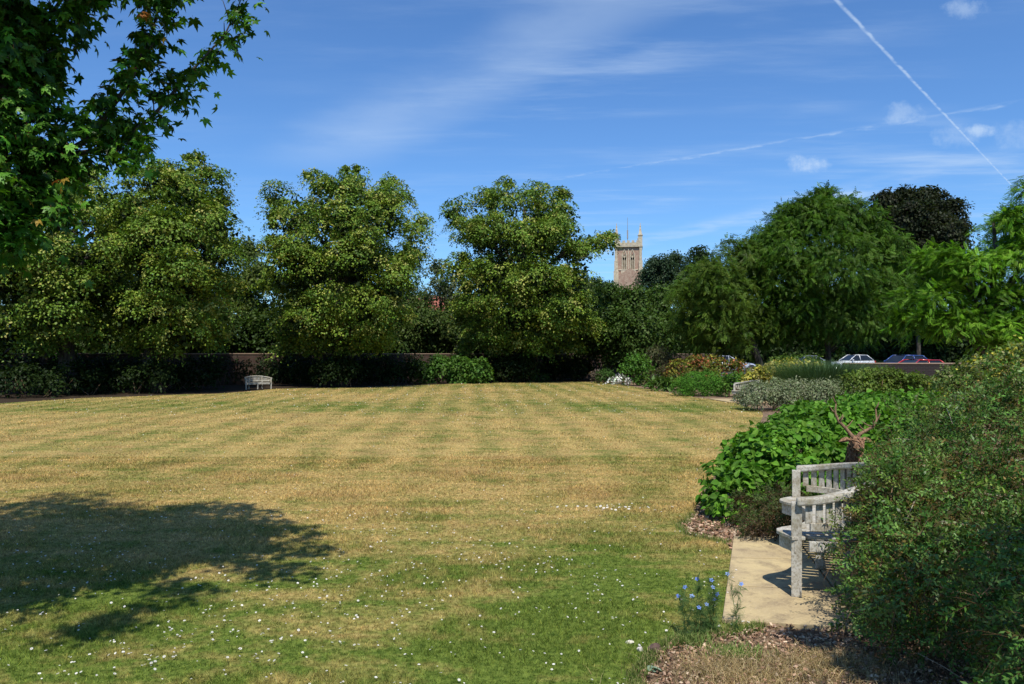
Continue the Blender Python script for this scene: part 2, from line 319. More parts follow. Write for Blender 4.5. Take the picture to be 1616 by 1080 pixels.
# ------------------------------------------------------------------ foliage
def snoise(p, f, s=0.):
    x, y, z = (p * f + s).T; return (np.sin(x + 1.7 * np.sin(y * .9 + 1)) * np.cos(y * 1.1 + 1.3 * np.sin(z * .8)) + .6 * np.sin(z * 1.7 + x * .6) * np.cos(x * 1.9 - y)) / 1.6
def scatter(blobs, tm, size, density, cols, spray=14, spray_r=.3, up=.5, droop=.4, jit=.5, inner=.25, lo=-.6, shell=(.72, 1.03), colj=.18, inner_size=1.6, flat_=.35, big=.25, under=1., pock=0., pf=1.6):
    """leaves in sprays over a set of ellipsoids (x,y,z,rx,ry,rz); density = leaves per square metre of surface"""
    B = np.array([b[:6] for b in blobs], float); cols = np.array(cols, float)
    area = 4 * np.pi * ((B[:, 3] * B[:, 4]) ** 1.6 / 3 + (B[:, 3] * B[:, 5]) ** 1.6 / 3 + (B[:, 4] * B[:, 5]) ** 1.6 / 3) ** (1 / 1.6)
    ns = np.maximum((area * density / spray).astype(int), 3); idx = np.repeat(np.arange(len(B)), ns); n = len(idx)
    d = unit(rng.normal(size=(n, 3))); bad = (d[:, 2] < lo); d[bad, 2] *= -.75; d = unit(d)
    rad = rng.uniform(*shell, n)[:, None] * (1 + .16 * np.sin(d[:, :1] * 7 + idx[:, None]) * np.cos(d[:, 2:] * 6 + d[:, 1:2] * 5))
    c = B[idx, :3] + d * rad * B[idx, 3:6]
    nin = np.zeros(n, bool)
    # drop sprays buried deep inside a neighbouring blob
    for k in range(len(B)):
        q = ((c - B[k, :3]) / B[k, 3:6]); ins = ((q ** 2).sum(1) < .42) & (idx != k); nin |= ins
    keep = ~nin | (rng.random(n) < inner); keep &= rng.random(n) < np.clip(under + (1 - under) * (d[:, 2] + .35) * 2.2, 0, 1)
    if pock: keep &= (snoise(c, pf) > -pock) | (rng.random(n) < .08)
    c, d, idx = c[keep], d[keep], idx[keep]; n = len(c)
    sn = unit(d * .7 + np.array([0, 0, up]) + rng.normal(size=(n, 3)) * .25)
    stone = rng.random(n) ** 1.2; ci = cols[rng.integers(0, len(cols), n)]
    # leaves
    m = rng.integers(int(spray * .6), int(spray * 1.4) + 1, n); li = np.repeat(np.arange(n), m); k = len(li)
    off = rng.normal(size=(k, 3)).clip(-1.7, 1.7); off -= (off * sn[li]).sum(1, keepdims=True) * sn[li] * (1 - flat_)
    sr = spray_r * rng.uniform(.6, 1.3, n)[li][:, None]; ro = np.linalg.norm(off, axis=1, keepdims=True)
    p = c[li] + off * sr * .6; p[:, 2] -= droop * sr[:, 0] * (ro[:, 0] * .6) ** 2 * .8
    nr = unit(sn[li] + rng.normal(size=(k, 3)) * jit); yd = off * .6 + d[li] * .5 + rng.normal(size=(k, 3)) * .5 + np.array([0, 0, -droop])
    sc = size * rng.uniform(.7, 1.3, k); col = ci[li] * (1 + colj * rng.normal(size=(k, 1))).clip(.4, 1.9) * (.85 + .3 * stone[li][:, None]); hue = rng.normal(size=(k, 1)) * .07
    col = np.clip(col * np.concatenate([1 + hue, 1 - hue * .3, 1 + hue], 1), .004, .95)
    P_, N_, Y_, S_, C_ = [p], [nr], [yd], [sc], [col]
    if big > 0:        # larger, sparser leaves deep in the crown close it, coloured darker for inner shade
        kk = int(k * big * .5); bi = rng.integers(0, len(B), kk); dd = unit(rng.normal(size=(kk, 3))) * (rng.random((kk, 1)) ** .4) * .62
        P_.append(B[bi, :3] + dd * B[bi, 3:6]); N_.append(rng.normal(size=(kk, 3))); Y_.append(rng.normal(size=(kk, 3))); S_.append(np.full(kk, size * inner_size)); C_.append(cols[rng.integers(0, len(cols), kk)] * .8)
    p = np.concatenate(P_); nr = np.concatenate(N_); yd = np.concatenate(Y_); sc = np.concatenate(S_); col = np.concatenate(C_)
    g = p[:, 2] > .01; p, nr, yd, sc, col = p[g], nr[g], yd[g], sc[g], col[g]
    Rm = frames(nr, yd)
    tms = tm if isinstance(tm, list) else [tm]
    if len(tms) == 1: return instance(tms[0], p, Rm, sc, col)
    out = []; w = rng.integers(0, len(tms), len(p)); base = 0; Vs, Fs, Cs = [], [], []
    for i, tt in enumerate(tms):
        s_ = w == i; V, Fq, C = instance(tt, p[s_], Rm[s_], sc[s_], col[s_]); Vs.append(V); Fs.append(Fq + base); Cs.append(C); base += len(V)
    return np.concatenate(Vs), np.concatenate(Fs), np.concatenate(Cs)
def join(*gs):
    Vs, Fs, Cs = [], [], []; b = 0
    for V, Fq, C in gs: Vs.append(V); Fs.append(Fq + b); Cs.append(C); b += len(V)
    return np.concatenate(Vs), np.concatenate(Fs), np.concatenate(Cs)
def sat(lobes, n=2, seed=1):
    r2 = random.Random(seed); out = list(lobes)
    for x, y, r_ in lobes:
        for _ in range(n): a = r2.uniform(0, 6.28); out.append((x + math.cos(a) * r_ * .75, min(y + math.sin(a) * r_ * .8, 556), r_ * r2.uniform(.42, .7)))
    return out
def crown_blobs(lobes, Y, depth, rscale=1., back=True, squash=.8):
    """lobes in photo px (x, y, r) turned into a three-dimensional crown round the tree's axis at distance Y"""
    L = np.array(lobes, float); cx, cy = (L[:, 0].min() + L[:, 0].max()) / 2, (L[:, 1].min() + L[:, 1].max()) / 2
    hw, hh = (L[:, 0].max() - L[:, 0].min()) / 2 + 1, (L[:, 1].max() - L[:, 1].min()) / 2 + 1; out = []
    for x, y, r_ in L:
        rho = min(1, math.hypot((x - cx) / hw, (y - cy) / hh)); k = math.sqrt(max(0, 1 - rho ** 2)); rm = r_ / F * Y * rscale
        for s_ in ((-1, 1) if back else (-1,)):
            yy = Y + s_ * k * depth * random.uniform(.75, 1.0)
            q = px(x, y, Y) if s_ > 0 else px(x, y, yy)
            out.append((q[0], yy, q[2], rm, rm, rm * squash))
            if k < .3: break
    return out
def core(lobes, Y, depth, n, size, cols):  # inner crown leaves; their dark colours paint the shade of the hollows
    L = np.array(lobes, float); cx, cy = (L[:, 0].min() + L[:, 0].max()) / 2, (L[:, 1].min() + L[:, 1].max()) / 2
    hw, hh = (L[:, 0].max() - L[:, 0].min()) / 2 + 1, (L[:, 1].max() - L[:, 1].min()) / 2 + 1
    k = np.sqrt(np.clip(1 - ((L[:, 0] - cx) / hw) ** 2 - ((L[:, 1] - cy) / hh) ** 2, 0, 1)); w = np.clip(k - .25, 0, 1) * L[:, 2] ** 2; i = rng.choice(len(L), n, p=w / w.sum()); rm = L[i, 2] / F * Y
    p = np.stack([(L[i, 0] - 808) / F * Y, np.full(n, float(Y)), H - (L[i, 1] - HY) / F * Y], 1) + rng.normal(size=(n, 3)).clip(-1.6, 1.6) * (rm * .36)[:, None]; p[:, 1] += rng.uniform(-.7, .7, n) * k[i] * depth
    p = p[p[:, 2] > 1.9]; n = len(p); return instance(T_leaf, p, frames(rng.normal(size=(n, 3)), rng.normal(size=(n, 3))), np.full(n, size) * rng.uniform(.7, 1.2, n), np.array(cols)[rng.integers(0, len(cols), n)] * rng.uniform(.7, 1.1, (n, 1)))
def local(V, o): return np.asarray(V) - np.array([o[0], o[1], 0])
def trunk_mesh(mb, base, blobs, r0, h0, nl=14, fork=.35):
    bx, by = base; top = max(b[2] for b in blobs); cx = sum(b[0] for b in blobs) / len(blobs); cy = sum(b[1] for b in blobs) / len(blobs)
    pts = []; n = 9
    for i in range(n):
        f_ = i / (n - 1); z = f_ * top * .88; s_ = f_ ** 1.5
        pts.append((bx + (cx - bx) * s_ + random.uniform(-1, 1) * .12 * f_, by + (cy - by) * s_ + random.uniform(-1, 1) * .12 * f_, z))
    rr = [r0 * (1.35 if i == 0 else 1) * (1 - .85 * (i / (n - 1))) + .01 for i in range(n)]
    mb.tube(pts, rr, 10)
    for b in random.sample(blobs, min(nl, len(blobs))):
        z0 = max(h0 * .8, b[2] * random.uniform(.45, .72)); z0 = min(z0, top * .8); f_ = z0 / (top * .88); i = min(int(f_ * (n - 1)), n - 2); a = Vector(pts[i]).lerp(Vector(pts[i + 1]), f_ * (n - 1) - i)
        e = Vector(b[:3]); mid = a.lerp(e, .5) + Vector((random.uniform(-.2, .2), random.uniform(-.2, .2), .12 * (e - a).length)); r1 = max(.02, r0 * .42 * (1 - f_ * .5))
        mb.tube([a, a.lerp(mid, .5), mid, mid.lerp(e, .6), e], [r1, r1 * .85, r1 * .6, r1 * .4, r1 * .15], 6)
        for _ in range(3):
            q = e + Vector([random.uniform(-.8, .8) * b[3 + j] for j in range(3)]); mb.tube([mid, mid.lerp(q, .5) + Vector((0, 0, .08)), q], [r1 * .4, r1 * .25, .008], 5)
def tree(name, label, cat, base, blobs, tm, r0=.25, h0=2., group=None, nl=14, m='leaf', cr=None, **kw):
    if cr is not None: m = 'leaf_lime'
    e = empty(name, (base[0], base[1], 0), label, cat, group)
    mb = MB(); trunk_mesh(mb, base, blobs, r0, h0, nl); mb.v = [(v[0] - base[0], v[1] - base[1], v[2]) for v in mb.v]; mb.build('trunk', M['bark'], e, True)
    g = scatter(blobs, tm, **kw)
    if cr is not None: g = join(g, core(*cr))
    link(np_mesh('crown', local(g[0], base), g[1], g[2]), 'crown', e, M[m]); return e
def shrub(name, label, cat, blobs, tm, m='leaf', group=None, stems=True, extra=None, stem_r=.012, nst=10, **kw):
    cx = sum(b[0] for b in blobs) / len(blobs); cy = sum(b[1] for b in blobs) / len(blobs)
    e = empty(name, (cx, cy, 0), label, cat, group)
    g = scatter(blobs, tm, **kw); link(np_mesh('foliage', local(g[0], (cx, cy)), g[1], g[2]), 'foliage', e, M[m])
    if stems:
        mb = MB()
        for b in blobs:
            for _ in range(max(2, nst // len(blobs))):
                q = [b[i] + random.uniform(-.7, .7) * b[3 + i] - (cx, cy, 0)[i] for i in range(3)]; q[2] = max(q[2], .1); g0 = (b[0] - cx + random.uniform(-.3, .3) * b[3], b[1] - cy + random.uniform(-.3, .3) * b[4], 0)
                mb.tube([g0, ((g0[0] + q[0]) / 2 + random.uniform(-.04, .04), (g0[1] + q[1]) / 2, q[2] * .55), q], [stem_r, stem_r * .8, stem_r * .4], 5)
        mb.build('stems', M['twig'], e, True)
    if extra: extra(e, (cx, cy))
    return e
def bl(L, Y=None):
    out = []
    for a in L:
        q = px(a[0], a[1], a[2]); out.append((q[0], q[1], q[2], *a[3:6]))
    return out
# a far shrub from px lobes: x, y, r with distance
def fb(L, Y, depth=None, sq=.85): 
    out = []
    for i, (x, y, r_) in enumerate(L):
        q = px(x, y, Y); rm = r_ / F * Y; out.append((q[0], Y + (i % 3 - 1) * .35 * rm, q[2], rm, depth or rm, rm * sq))
    return out
#@@SETTING
# ------------------------------------------------------------------ ground, lawn, beds
def sheet(name, pts, z, m, kind='structure', label=None, cat=None):
    me = bpy.data.meshes.new(name); me.from_pydata([(x, y, z) for x, y in pts], [], [tuple(range(len(pts)))]); me.update()
    if me.polygons[0].normal.z < 0: me.flip_normals()
    o = link(me, name, None, m); return tag(o, label, cat, None, kind)
sheet('ground', [(-3000, -3000), (3000, -3000), (3000, 3000), (-3000, 3000)], -.008, M['field'])
sheet('flower_bed', [(-45, -8), (30, -8), (30, 40), (10, 54), (3, 60), (-30, 45), (-45, 30)], -.004, M['soil'])
edge_px = [(-400, 668), (0, 637), (135, 628.4), (215, 626), (295, 622.7), (340, 621.7), (381, 619), (428, 614.5), (462, 613.2), (560, 612.5), (644, 609), (748, 605), (845, 603.2), (940, 603), (975, 606), (1010, 612.5), (1050, 619), (1100, 628), (1145, 633), (1180, 641), (1205, 652), (1200, 670), (1170, 700), (1130, 745), (1102, 790), (1092, 815), (1075, 832), (1085, 845), (1148, 858)]
edge = [gp(*p) for p in edge_px]
near = [(1.62, 4.98), (1.45, 4.80), (1.16, 4.72), (.95, 4.62), (.82, 4.45), (.74, 4.3), (.66, 4.12), (.62, 3.9), (.7, 3.4), (.9, 2.8), (1.2, 1.5), (1.2, -6), (-30, -6), (-34, 20)]
# subdivide the border so that it wanders a little
pts = []
for a, b_ in zip(edge, edge[1:]):
    n = max(1, int(math.hypot(b_[0] - a[0], b_[1] - a[1]) / .5))
    for i in range(n): pts.append((a[0] + (b_[0] - a[0]) * i / n + random.uniform(-.025, .025), a[1] + (b_[1] - a[1]) * i / n + random.uniform(-.03, .03)))
LAWN = pts + [edge[-1]] + near
sheet('lawn', LAWN, .004, M['lawn'])
LP = np.array(LAWN)
def in_poly(P_, poly):
    x, y = P_[:, 0], P_[:, 1]; ins = np.zeros(len(P_), bool); j = len(poly) - 1
    for i in range(len(poly)):
        xi, yi = poly[i]; xj, yj = poly[j]; c = ((yi > y) != (yj > y)) & (x < (xj - xi) * (y - yi) / (yj - yi + 1e-12) + xi); ins ^= c; j = i
    return ins
m, t = mat('painted_shade_soil'); pos = t.n('ShaderNodeNewGeometry').outputs['Position']; n = t.noise(pos, 7, 6, .7); finish(t, t.mix(n, (.018, .013, .008), (.06, .042, .026)), .95, n, .8, .04, .1); M['shade_soil'] = m  # soil coloured darker to put the shade under the limes into it
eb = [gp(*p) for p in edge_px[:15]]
sheet('painted_shade_bed', eb[:1] + eb[1:] + [(6, 56), (3, 60), (-30, 46), (-45, 32), (-40, 24)], 0, M['shade_soil'])  # dark sheet standing in for the shade beneath the limes
sheet('parking_area', [(12, 40), (80, 30), (90, 62), (14, 62)], 0, M['asphalt'])
mb = MB(); tp = [(10, 50.5), (80, 44), (120, 95), (5, 95)]; mb.add([(x, y, -.02) for x, y in tp] + [(x, y, .2) for x, y in tp], [(4, 5, 6, 7), (0, 1, 5, 4), (1, 2, 6, 5), (2, 3, 7, 6), (3, 0, 4, 7)]); tag(mb.build('upper_parking_area', M['asphalt']), kind='structure')

# slabs of the paving by the near bench: joints are real gaps
PA, PB, PC, PD = gp(1157, 850), gp(1345, 850), gp(1420, 1003), gp(1137, 985)
def quad_pt(u, v):
    a = np.array(PA) * (1 - u) + np.array((3.4, 7.25)) * u; b_ = np.array(PD) * (1 - u) + np.array((3.3, 4.55)) * u; return a * (1 - v) + b_ * v
mb = MB(); us = [0, .42, .80, 1.0]; vs = [0, .13, .40, .80, 1]
vs = [0, .34, .68, 1.0]
for i in range(len(us) - 1):
    for j in range(len(vs) - 1):
        g = .005; q = [quad_pt(us[i] + g, vs[j] + g), quad_pt(us[i + 1] - g, vs[j] + g), quad_pt(us[i + 1] - g, vs[j + 1] - g), quad_pt(us[i] + g, vs[j + 1] - g)]
        z = .028 + random.uniform(-.0012, .0012); mb.add([(p[0], p[1], -.01) for p in q] + [(p[0], p[1], z) for p in q], [(4, 5, 6, 7), (0, 1, 5, 4), (1, 2, 6, 5), (2, 3, 7, 6), (3, 0, 4, 7)])
tag(mb.build('paving', M['slab'], None, False, .004), kind='structure')
mb = MB(); a, b_ = gp(1128, 631), gp(1162, 636); 
for i in range(3): mb.box((a[0] + .25 + .75 * i, a[1] - .9 + .1 * i, .01), (.7, 2.0, .05), .1)
tag(mb.build('far_paving', M['slab'], None), kind='structure')

# ---- grass blades (uncountable): one mesh, denser close by, wider blades far away
def blades(n, y0, y1, expo, h, wmin, seed):
    r_ = np.random.default_rng(seed); u = r_.random(n); k = 1 - expo + 1
    Y = (y0 ** k + u * (y1 ** k - y0 ** k)) ** (1 / k) if abs(k) > 1e-6 else y0 * (y1 / y0) ** u
    X = r_.uniform(-.78, .78, n) * Y; P_ = np.stack([X, Y], 1); P_ += r_.normal(size=P_.shape) * .01
    return P_, Y
def grass(n, y0, y1, expo, seed):
    P_, Y = blades(n, y0, y1, expo, 0, 0, seed); g = in_poly(P_, LAWN); P_, Y = P_[g], Y[g]; n = len(P_); r_ = np.random.default_rng(seed + 1)
    w = np.maximum(.0035, Y * .00075) * r_.uniform(.7, 1.4, n); patch = .75 + .5 * (np.sin(P_[:, 0] * 2.1 + 1.3 * np.sin(P_[:, 1] * 1.7)) * np.cos(P_[:, 1] * 2.6) > .1)
    h = (.015 + .016 * r_.random(n)) * patch * (1 + .25 * (Y > 15)); a = r_.uniform(0, 2 * np.pi, n); lean = r_.uniform(.2, 1.3, n) * h; b_ = r_.uniform(0, 2 * np.pi, n)
    s_ = np.stack([np.cos(a), np.sin(a), 0 * a], 1) * w[:, None] / 2; base = np.stack([P_[:, 0], P_[:, 1], np.full(n, .002)], 1); tip = base + np.stack([np.cos(b_) * lean, np.sin(b_) * lean, h], 1)
    V = np.stack([base - s_, base + s_, tip], 1).reshape(-1, 3); Fq = np.arange(3 * n).reshape(-1, 3); sh = r_.uniform(.5, 1.75, n)[:, None] * np.stack([r_.uniform(.9, 1.15, n), np.ones(n), r_.uniform(.8, 1.2, n)], 1); dry = r_.random(n) < .07
    sh[dry] *= np.array([1.6, 1.45, 1.4]); return V, Fq, np.repeat(sh, 3, 0)
V, Fq, C = join(grass(520000, 2.5, 13, 1.35, 5), grass(260000, 12, 50, 1.7, 9))
tag(link(np_mesh('grass', V, Fq, C), 'grass', None, M['blade']), 'short mown grass of the wide lawn, green near the camera and straw coloured beyond', 'grass', kind='stuff')

# ---- daisies (uncountable): one mesh of small raised white discs with yellow eyes
def disc_t(n=7):
    out = []
    for i in range(n):
        a = 2 * math.pi * i / n; out.append(kite((math.cos(a) * .2, math.sin(a) * .2, 0), (math.cos(a), math.sin(a), 0), .8, .75, .06, -.1, (1, 1, 1, 0)))
    out.append(kite((-.3, 0, .06), (1, 0, 0), .6, .6, 0, 0, (.75, .5, .04, 1))); out.append(twigbit((0, 0, -1.4), (0, 0, 0), .1, (.12, .2, .04, 1))); return tmpl(out)
T_daisy = disc_t()
r_ = np.random.default_rng(21); n = 30000; u = r_.random(n); Y = 3.0 * (46 / 3.0) ** u; X = r_.uniform(-.78, .78, n) * Y; P_ = np.stack([X, Y], 1)
cl = (np.sin(X * 1.9 + 2 * np.sin(Y * .9)) * np.cos(Y * 1.35 + np.sin(X * 1.1)) + .35 * np.sin(X * 6.3 + Y * 2.1) * np.cos(Y * 7.1)); dens = np.where(Y < 8.5, .14 + .30 * (cl > .1), .03 + .1 * (cl > .45)); dens = np.where((Y > 22) & (Y < 46), .10 + .4 * (cl > .0), dens) * np.where(Y < 6, 1.0, 1)
dens = np.where((X > .23 * Y) & (Y < 18), .3, dens) * .8
g = in_poly(P_, LAWN) & (r_.random(n) < dens); P_, Y = P_[g], Y[g]
k = 34; ce = np.stack([r_.normal(size=k) * .28 + 1.15, r_.normal(size=k) * .10 + 8.6], 1); P_ = np.concatenate([P_, ce]); Y = np.concatenate([Y, np.full(k, 8.6)])
n = len(P_); pos = np.stack([P_[:, 0], P_[:, 1], r_.uniform(.022, .04, n)], 1); nr = np.stack([r_.normal(size=n) * .3, r_.normal(size=n) * .3 - .2, np.ones(n)], 1)
sc = np.maximum(.0085, Y * .00065) * r_.uniform(.5, 1.15, n); sc[-k:] *= 1.9; g = instance(T_daisy, pos, frames(nr, r_.normal(size=(n, 3))), sc, np.full((n, 3), .86) * r_.uniform(.8, 1.05, (n, 1)))
tag(link(np_mesh('daisies', *g), 'daisies', None, M['petal']), 'tiny white daisies dotted all over the lawn', 'daisies', kind='stuff')
#@@PLANTS
# ------------------------------------------------------------------ lime trees across the lawn
LIME = [(.15, .225, .028), (.21, .28, .036), (.095, .17, .020), (.32, .34, .08), (.15, .235, .03), (.11, .19, .022), (.08, .15, .022)]
lkw = dict(cols=LIME, size=.112, density=170, spray=30, spray_r=.36, colj=.13, up=.75, droop=.75, jit=.45, inner=.2, flat_=.25, big=.4, shell=(.8, 1.12), lo=-.8, under=.1, pock=.22, pf=1.7)
G_L = 'tall lime trees standing along the far edge of the lawn'
t0 = [(150, 300, 36), (130, 345, 42), (165, 395, 40), (95, 410, 46), (40, 450, 46), (15, 520, 46), (90, 490, 50), (145, 520, 42), (40, 380, 50), (-15, 430, 50), (55, 550, 36), (-70, 390, 60), (-80, 490, 60), (110, 320, 40), (70, 330, 46), (20, 320, 50), (-30, 340, 50), (120, 450, 48), (-20, 560, 34)]
t1 = [(250, 272, 26), (305, 266, 28), (342, 285, 28), (350, 318, 22), (220, 285, 30), (290, 305, 44), (215, 335, 40), (325, 350, 42), (268, 365, 50), (342, 400, 32), (200, 395, 40), (280, 430, 50), (345, 445, 30), (180, 455, 40), (235, 490, 48), (338, 488, 42), (296, 520, 44), (225, 535, 32), (180, 520, 34), (350, 525, 26), (330, 545, 24), (210, 552, 26), (260, 552, 30)]
t2 = [(440, 303, 27), (500, 293, 32), (432, 338, 25), (556, 280, 22), (558, 300, 28), (618, 312, 34), (650, 368, 34), (600, 345, 42), (650, 400, 26), (470, 345, 44), (445, 395, 34), (540, 345, 46), (480, 425, 52), (438, 455, 34), (560, 410, 52), (615, 440, 42), (500, 500, 50), (580, 480, 46), (450, 505, 34), (530, 525, 46), (480, 535, 30), (610, 500, 38), (590, 530, 32), (450, 545, 24), (500, 553, 26), (610, 545, 26), (560, 552, 28)]
t3 = [(722, 328, 27), (760, 318, 27), (800, 315, 36), (845, 308, 32), (880, 325, 28), (882, 362, 34), (740, 368, 36), (785, 372, 50), (845, 380, 50), (948, 385, 25), (915, 395, 28), (722, 430, 36), (780, 440, 50), (850, 445, 50), (905, 440, 30), (738, 485, 34), (895, 490, 44), (820, 505, 50), (765, 525, 42), (870, 530, 38), (915, 520, 34), (800, 545, 30), (850, 550, 28), (740, 545, 24), (900, 548, 26)]
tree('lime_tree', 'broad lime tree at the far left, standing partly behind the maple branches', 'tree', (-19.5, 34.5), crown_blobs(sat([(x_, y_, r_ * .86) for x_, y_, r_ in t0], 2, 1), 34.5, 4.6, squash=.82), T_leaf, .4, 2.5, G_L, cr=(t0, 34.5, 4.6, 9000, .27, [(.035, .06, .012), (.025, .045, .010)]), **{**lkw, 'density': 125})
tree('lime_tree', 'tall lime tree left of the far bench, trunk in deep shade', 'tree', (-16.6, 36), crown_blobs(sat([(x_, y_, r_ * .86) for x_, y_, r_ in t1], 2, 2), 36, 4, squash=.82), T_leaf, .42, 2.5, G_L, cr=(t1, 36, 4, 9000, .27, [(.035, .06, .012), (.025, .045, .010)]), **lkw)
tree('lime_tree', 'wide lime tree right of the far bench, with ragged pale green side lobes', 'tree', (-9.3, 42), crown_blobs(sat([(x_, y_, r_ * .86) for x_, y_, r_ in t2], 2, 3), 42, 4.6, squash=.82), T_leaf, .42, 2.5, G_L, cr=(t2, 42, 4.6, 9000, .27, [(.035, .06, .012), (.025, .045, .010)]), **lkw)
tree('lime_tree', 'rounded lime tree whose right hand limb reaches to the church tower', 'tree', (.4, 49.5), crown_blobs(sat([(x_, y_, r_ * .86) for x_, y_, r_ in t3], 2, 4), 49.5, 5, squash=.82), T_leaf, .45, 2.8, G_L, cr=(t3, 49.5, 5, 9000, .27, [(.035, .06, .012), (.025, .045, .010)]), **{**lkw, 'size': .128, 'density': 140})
# ------------------------------------------------------------------ trees behind
bkw = dict(size=.2, density=55, spray=16, spray_r=.5, up=.6, droop=.4, jit=.6, inner=.3, big=.5, lo=-.8)
GB = 'background trees beyond the garden walls'
def bt(lab, lobes, Y, cols, depth=3, base=None, tm=T_leaf, name='tree', cat='tree', r0=.22, m='leaf', **k):
    b = crown_blobs(lobes, Y, depth); bx = base if base is not None else np.mean([q[0] for q in b])
    return tree(name, lab, cat, (bx, Y), b, tm, r0, 2.0, GB, m=m, **{**bkw, **k, 'cols': cols})
OLV = [(.06, .10, .022), (.085, .12, .03), (.05, .085, .02)]
bt('olive green tree glimpsed between the two left lime trees', [(392, 398, 26), (398, 440, 34), (375, 470, 30), (390, 500, 36), (410, 535, 30), (375, 545, 28)], 56, [(.10, .14, .03), (.07, .11, .025)], 2.4)
bt('grey green airy tree in the gap between the two right lime trees', [(690, 425, 22), (700, 455, 26), (672, 470, 22), (715, 490, 30)], 62, [(.09, .12, .06), (.12, .15, .08)], 2, density=30)
bt('low bushy green tree above the brick wall between the two right lime trees', [(650, 500, 32), (680, 510, 28), (640, 535, 32), (675, 540, 32), (705, 530, 32), (620, 520, 30)], 57, OLV, 2.2)
bt('dark filler tree behind the wide lime tree', [(520, 440, 60), (480, 500, 60), (560, 500, 60), (620, 480, 50), (540, 540, 50), (450, 540, 40)], 58, OLV, 2.4)
bt('dark tree in the shade behind the rounded lime tree', [(800, 440, 60), (760, 500, 60), (850, 500, 60), (900, 470, 45), (830, 540, 50), (920, 530, 40)], 62, OLV, 2.4)
bt('dark tree behind the two leftmost lime trees', [(200, 400, 60), (140, 440, 60), (260, 460, 60), (60, 470, 60), (320, 500, 50), (180, 520, 60), (40, 520, 50), (-60, 480, 60), (260, 540, 40)], 48, OLV, 2.4)
MG = [(.05, .095, .02), (.075, .13, .03), (.06, .11, .02)]
bt('mid green bushy tree below the church tower', [(962, 468, 26), (1000, 475, 32), (1040, 478, 34), (958, 515, 38), (1010, 525, 46), (1060, 520, 42), (985, 562, 34), (935, 550, 24), (1030, 565, 34), (925, 520, 22)], 53, MG, 2.6)
bt('dark green treetop left of the church tower', [(938, 452, 20), (955, 458, 18), (930, 480, 28), (965, 480, 24)], 75, [(.035, .07, .02), (.05, .09, .025)], 2, r0=.16)
bt('blue green tree just right of the church tower', [(1042, 420, 22), (1065, 412, 18), (1025, 440, 20), (1060, 445, 28), (1035, 470, 30)], 82, [(.035, .065, .03), (.055, .09, .045)], 2.5)
bt('dark round topped tree with its crown against the sky, second right of the church tower', [(1104, 405, 20), (1090, 430, 24), (1112, 430, 22), (1085, 455, 28), (1110, 470, 30)], 85, [(.022, .045, .014), (.035, .065, .02)], 2.5)
ASH = [(.05, .12, .008), (.07, .15, .012), (.035, .09, .008), (.09, .17, .025)]
pk = dict(size=.30, density=48, spray=10, spray_r=.4, droop=.9, jit=.5, up=.45, big=.5, inner_size=1.3, shell=(.72, 1.12))
bt('yellowish green pinnate leaved tree left of the big dome shaped tree', [(1165, 402, 34), (1125, 430, 34), (1095, 462, 32), (1088, 508, 34), (1150, 460, 40), (1135, 510, 42), (1180, 500, 40), (1110, 535, 26), (1160, 538, 26)], 42, [(.075, .13, .014), (.095, .155, .02), (.055, .11, .012)], 2.8, base=13.5, tm=T_pin_far, **pk)
bt('big dome shaped pinnate leaved tree in front of the car park', [(1300, 312, 24), (1265, 335, 30), (1238, 362, 28), (1290, 345, 42), (1340, 335, 34), (1372, 358, 32), (1208, 392, 32), (1400, 388, 34), (1415, 425, 32), (1415, 475, 32), (1400, 508, 32), (1250, 415, 52), (1330, 415, 54), (1195, 450, 44), (1260, 490, 52), (1335, 490, 54), (1385, 455, 44), (1210, 520, 38), (1280, 515, 32), (1350, 514, 32)], 44, ASH, 4.6, base=17.75, tm=T_pin_far, r0=.17, **pk)
bt('dark purplish copper beech behind the dome shaped tree', [(1398, 322, 26), (1430, 312, 22), (1465, 318, 28), (1498, 332, 26), (1510, 362, 22), (1440, 345, 36), (1480, 365, 36), (1420, 375, 30), (1500, 392, 28), (1455, 400, 36), (1400, 400, 34), (1440, 440, 40), (1490, 440, 40)], 78, [(.022, .032, .014), (.035, .045, .018), (.03, .034, .018)], 4.5, size=.26)
RB = [(.085, .21, .010), (.12, .28, .014), (.06, .15, .008), (.17, .34, .03)]
rr_blobs = fb([(x_ + 22, y_, r_ * .9) for x_, y_, r_ in [(1605, 300, 28), (1575, 342, 26), (1625, 350, 46), (1597, 400, 46), (1548, 418, 38), (1475, 402, 26), (1500, 430, 40), (1462, 470, 34), (1560, 480, 52), (1625, 470, 56), (1485, 508, 38), (1440, 500, 18), (1550, 528, 36), (1625, 545, 40), (1665, 350, 60), (1680, 450, 70), (1700, 530, 50)]], 19)
rr_blobs += [(b[0], b[1] + 1.1, b[2], b[3], b[4], b[5]) for b in rr_blobs[2:12]]
tree('robinia_tree', 'bright green feathery leaved tree at the right edge behind the low wall', 'tree', (12.2, 19.6), rr_blobs, T_pin, .16, 1.6, None, cols=RB, size=.20, density=120, spray=8, spray_r=.2, up=.7, droop=.45, jit=.35, inner=.3, big=.35, lo=-.6, colj=.15, shell=(.6, 1.15), flat_=.3)
# hedge at the back of the car park
shrub('hedge', 'dark green hedge along the back of the car park', 'hedge', [(x, 84 + random.uniform(-1, 1), 2.6, 3.4, 1.8, 3.6 + random.uniform(-.4, .6)) for x in np.arange(8, 66, 3)], T_leaf, nst=30, cols=[(.02, .04, .01), (.035, .06, .015)], size=.4, density=30, spray=12, spray_r=.5, big=1.5)
shrub('hedge', 'light green hedge top seen between the trunk and the pale car', 'hedge', fb([(1240, 572, 16), (1268, 570, 14), (1290, 572, 12), (1222, 575, 14)], 58), T_leaf, cols=[(.10, .17, .03)], size=.14, density=80, spray=12, spray_r=.3)

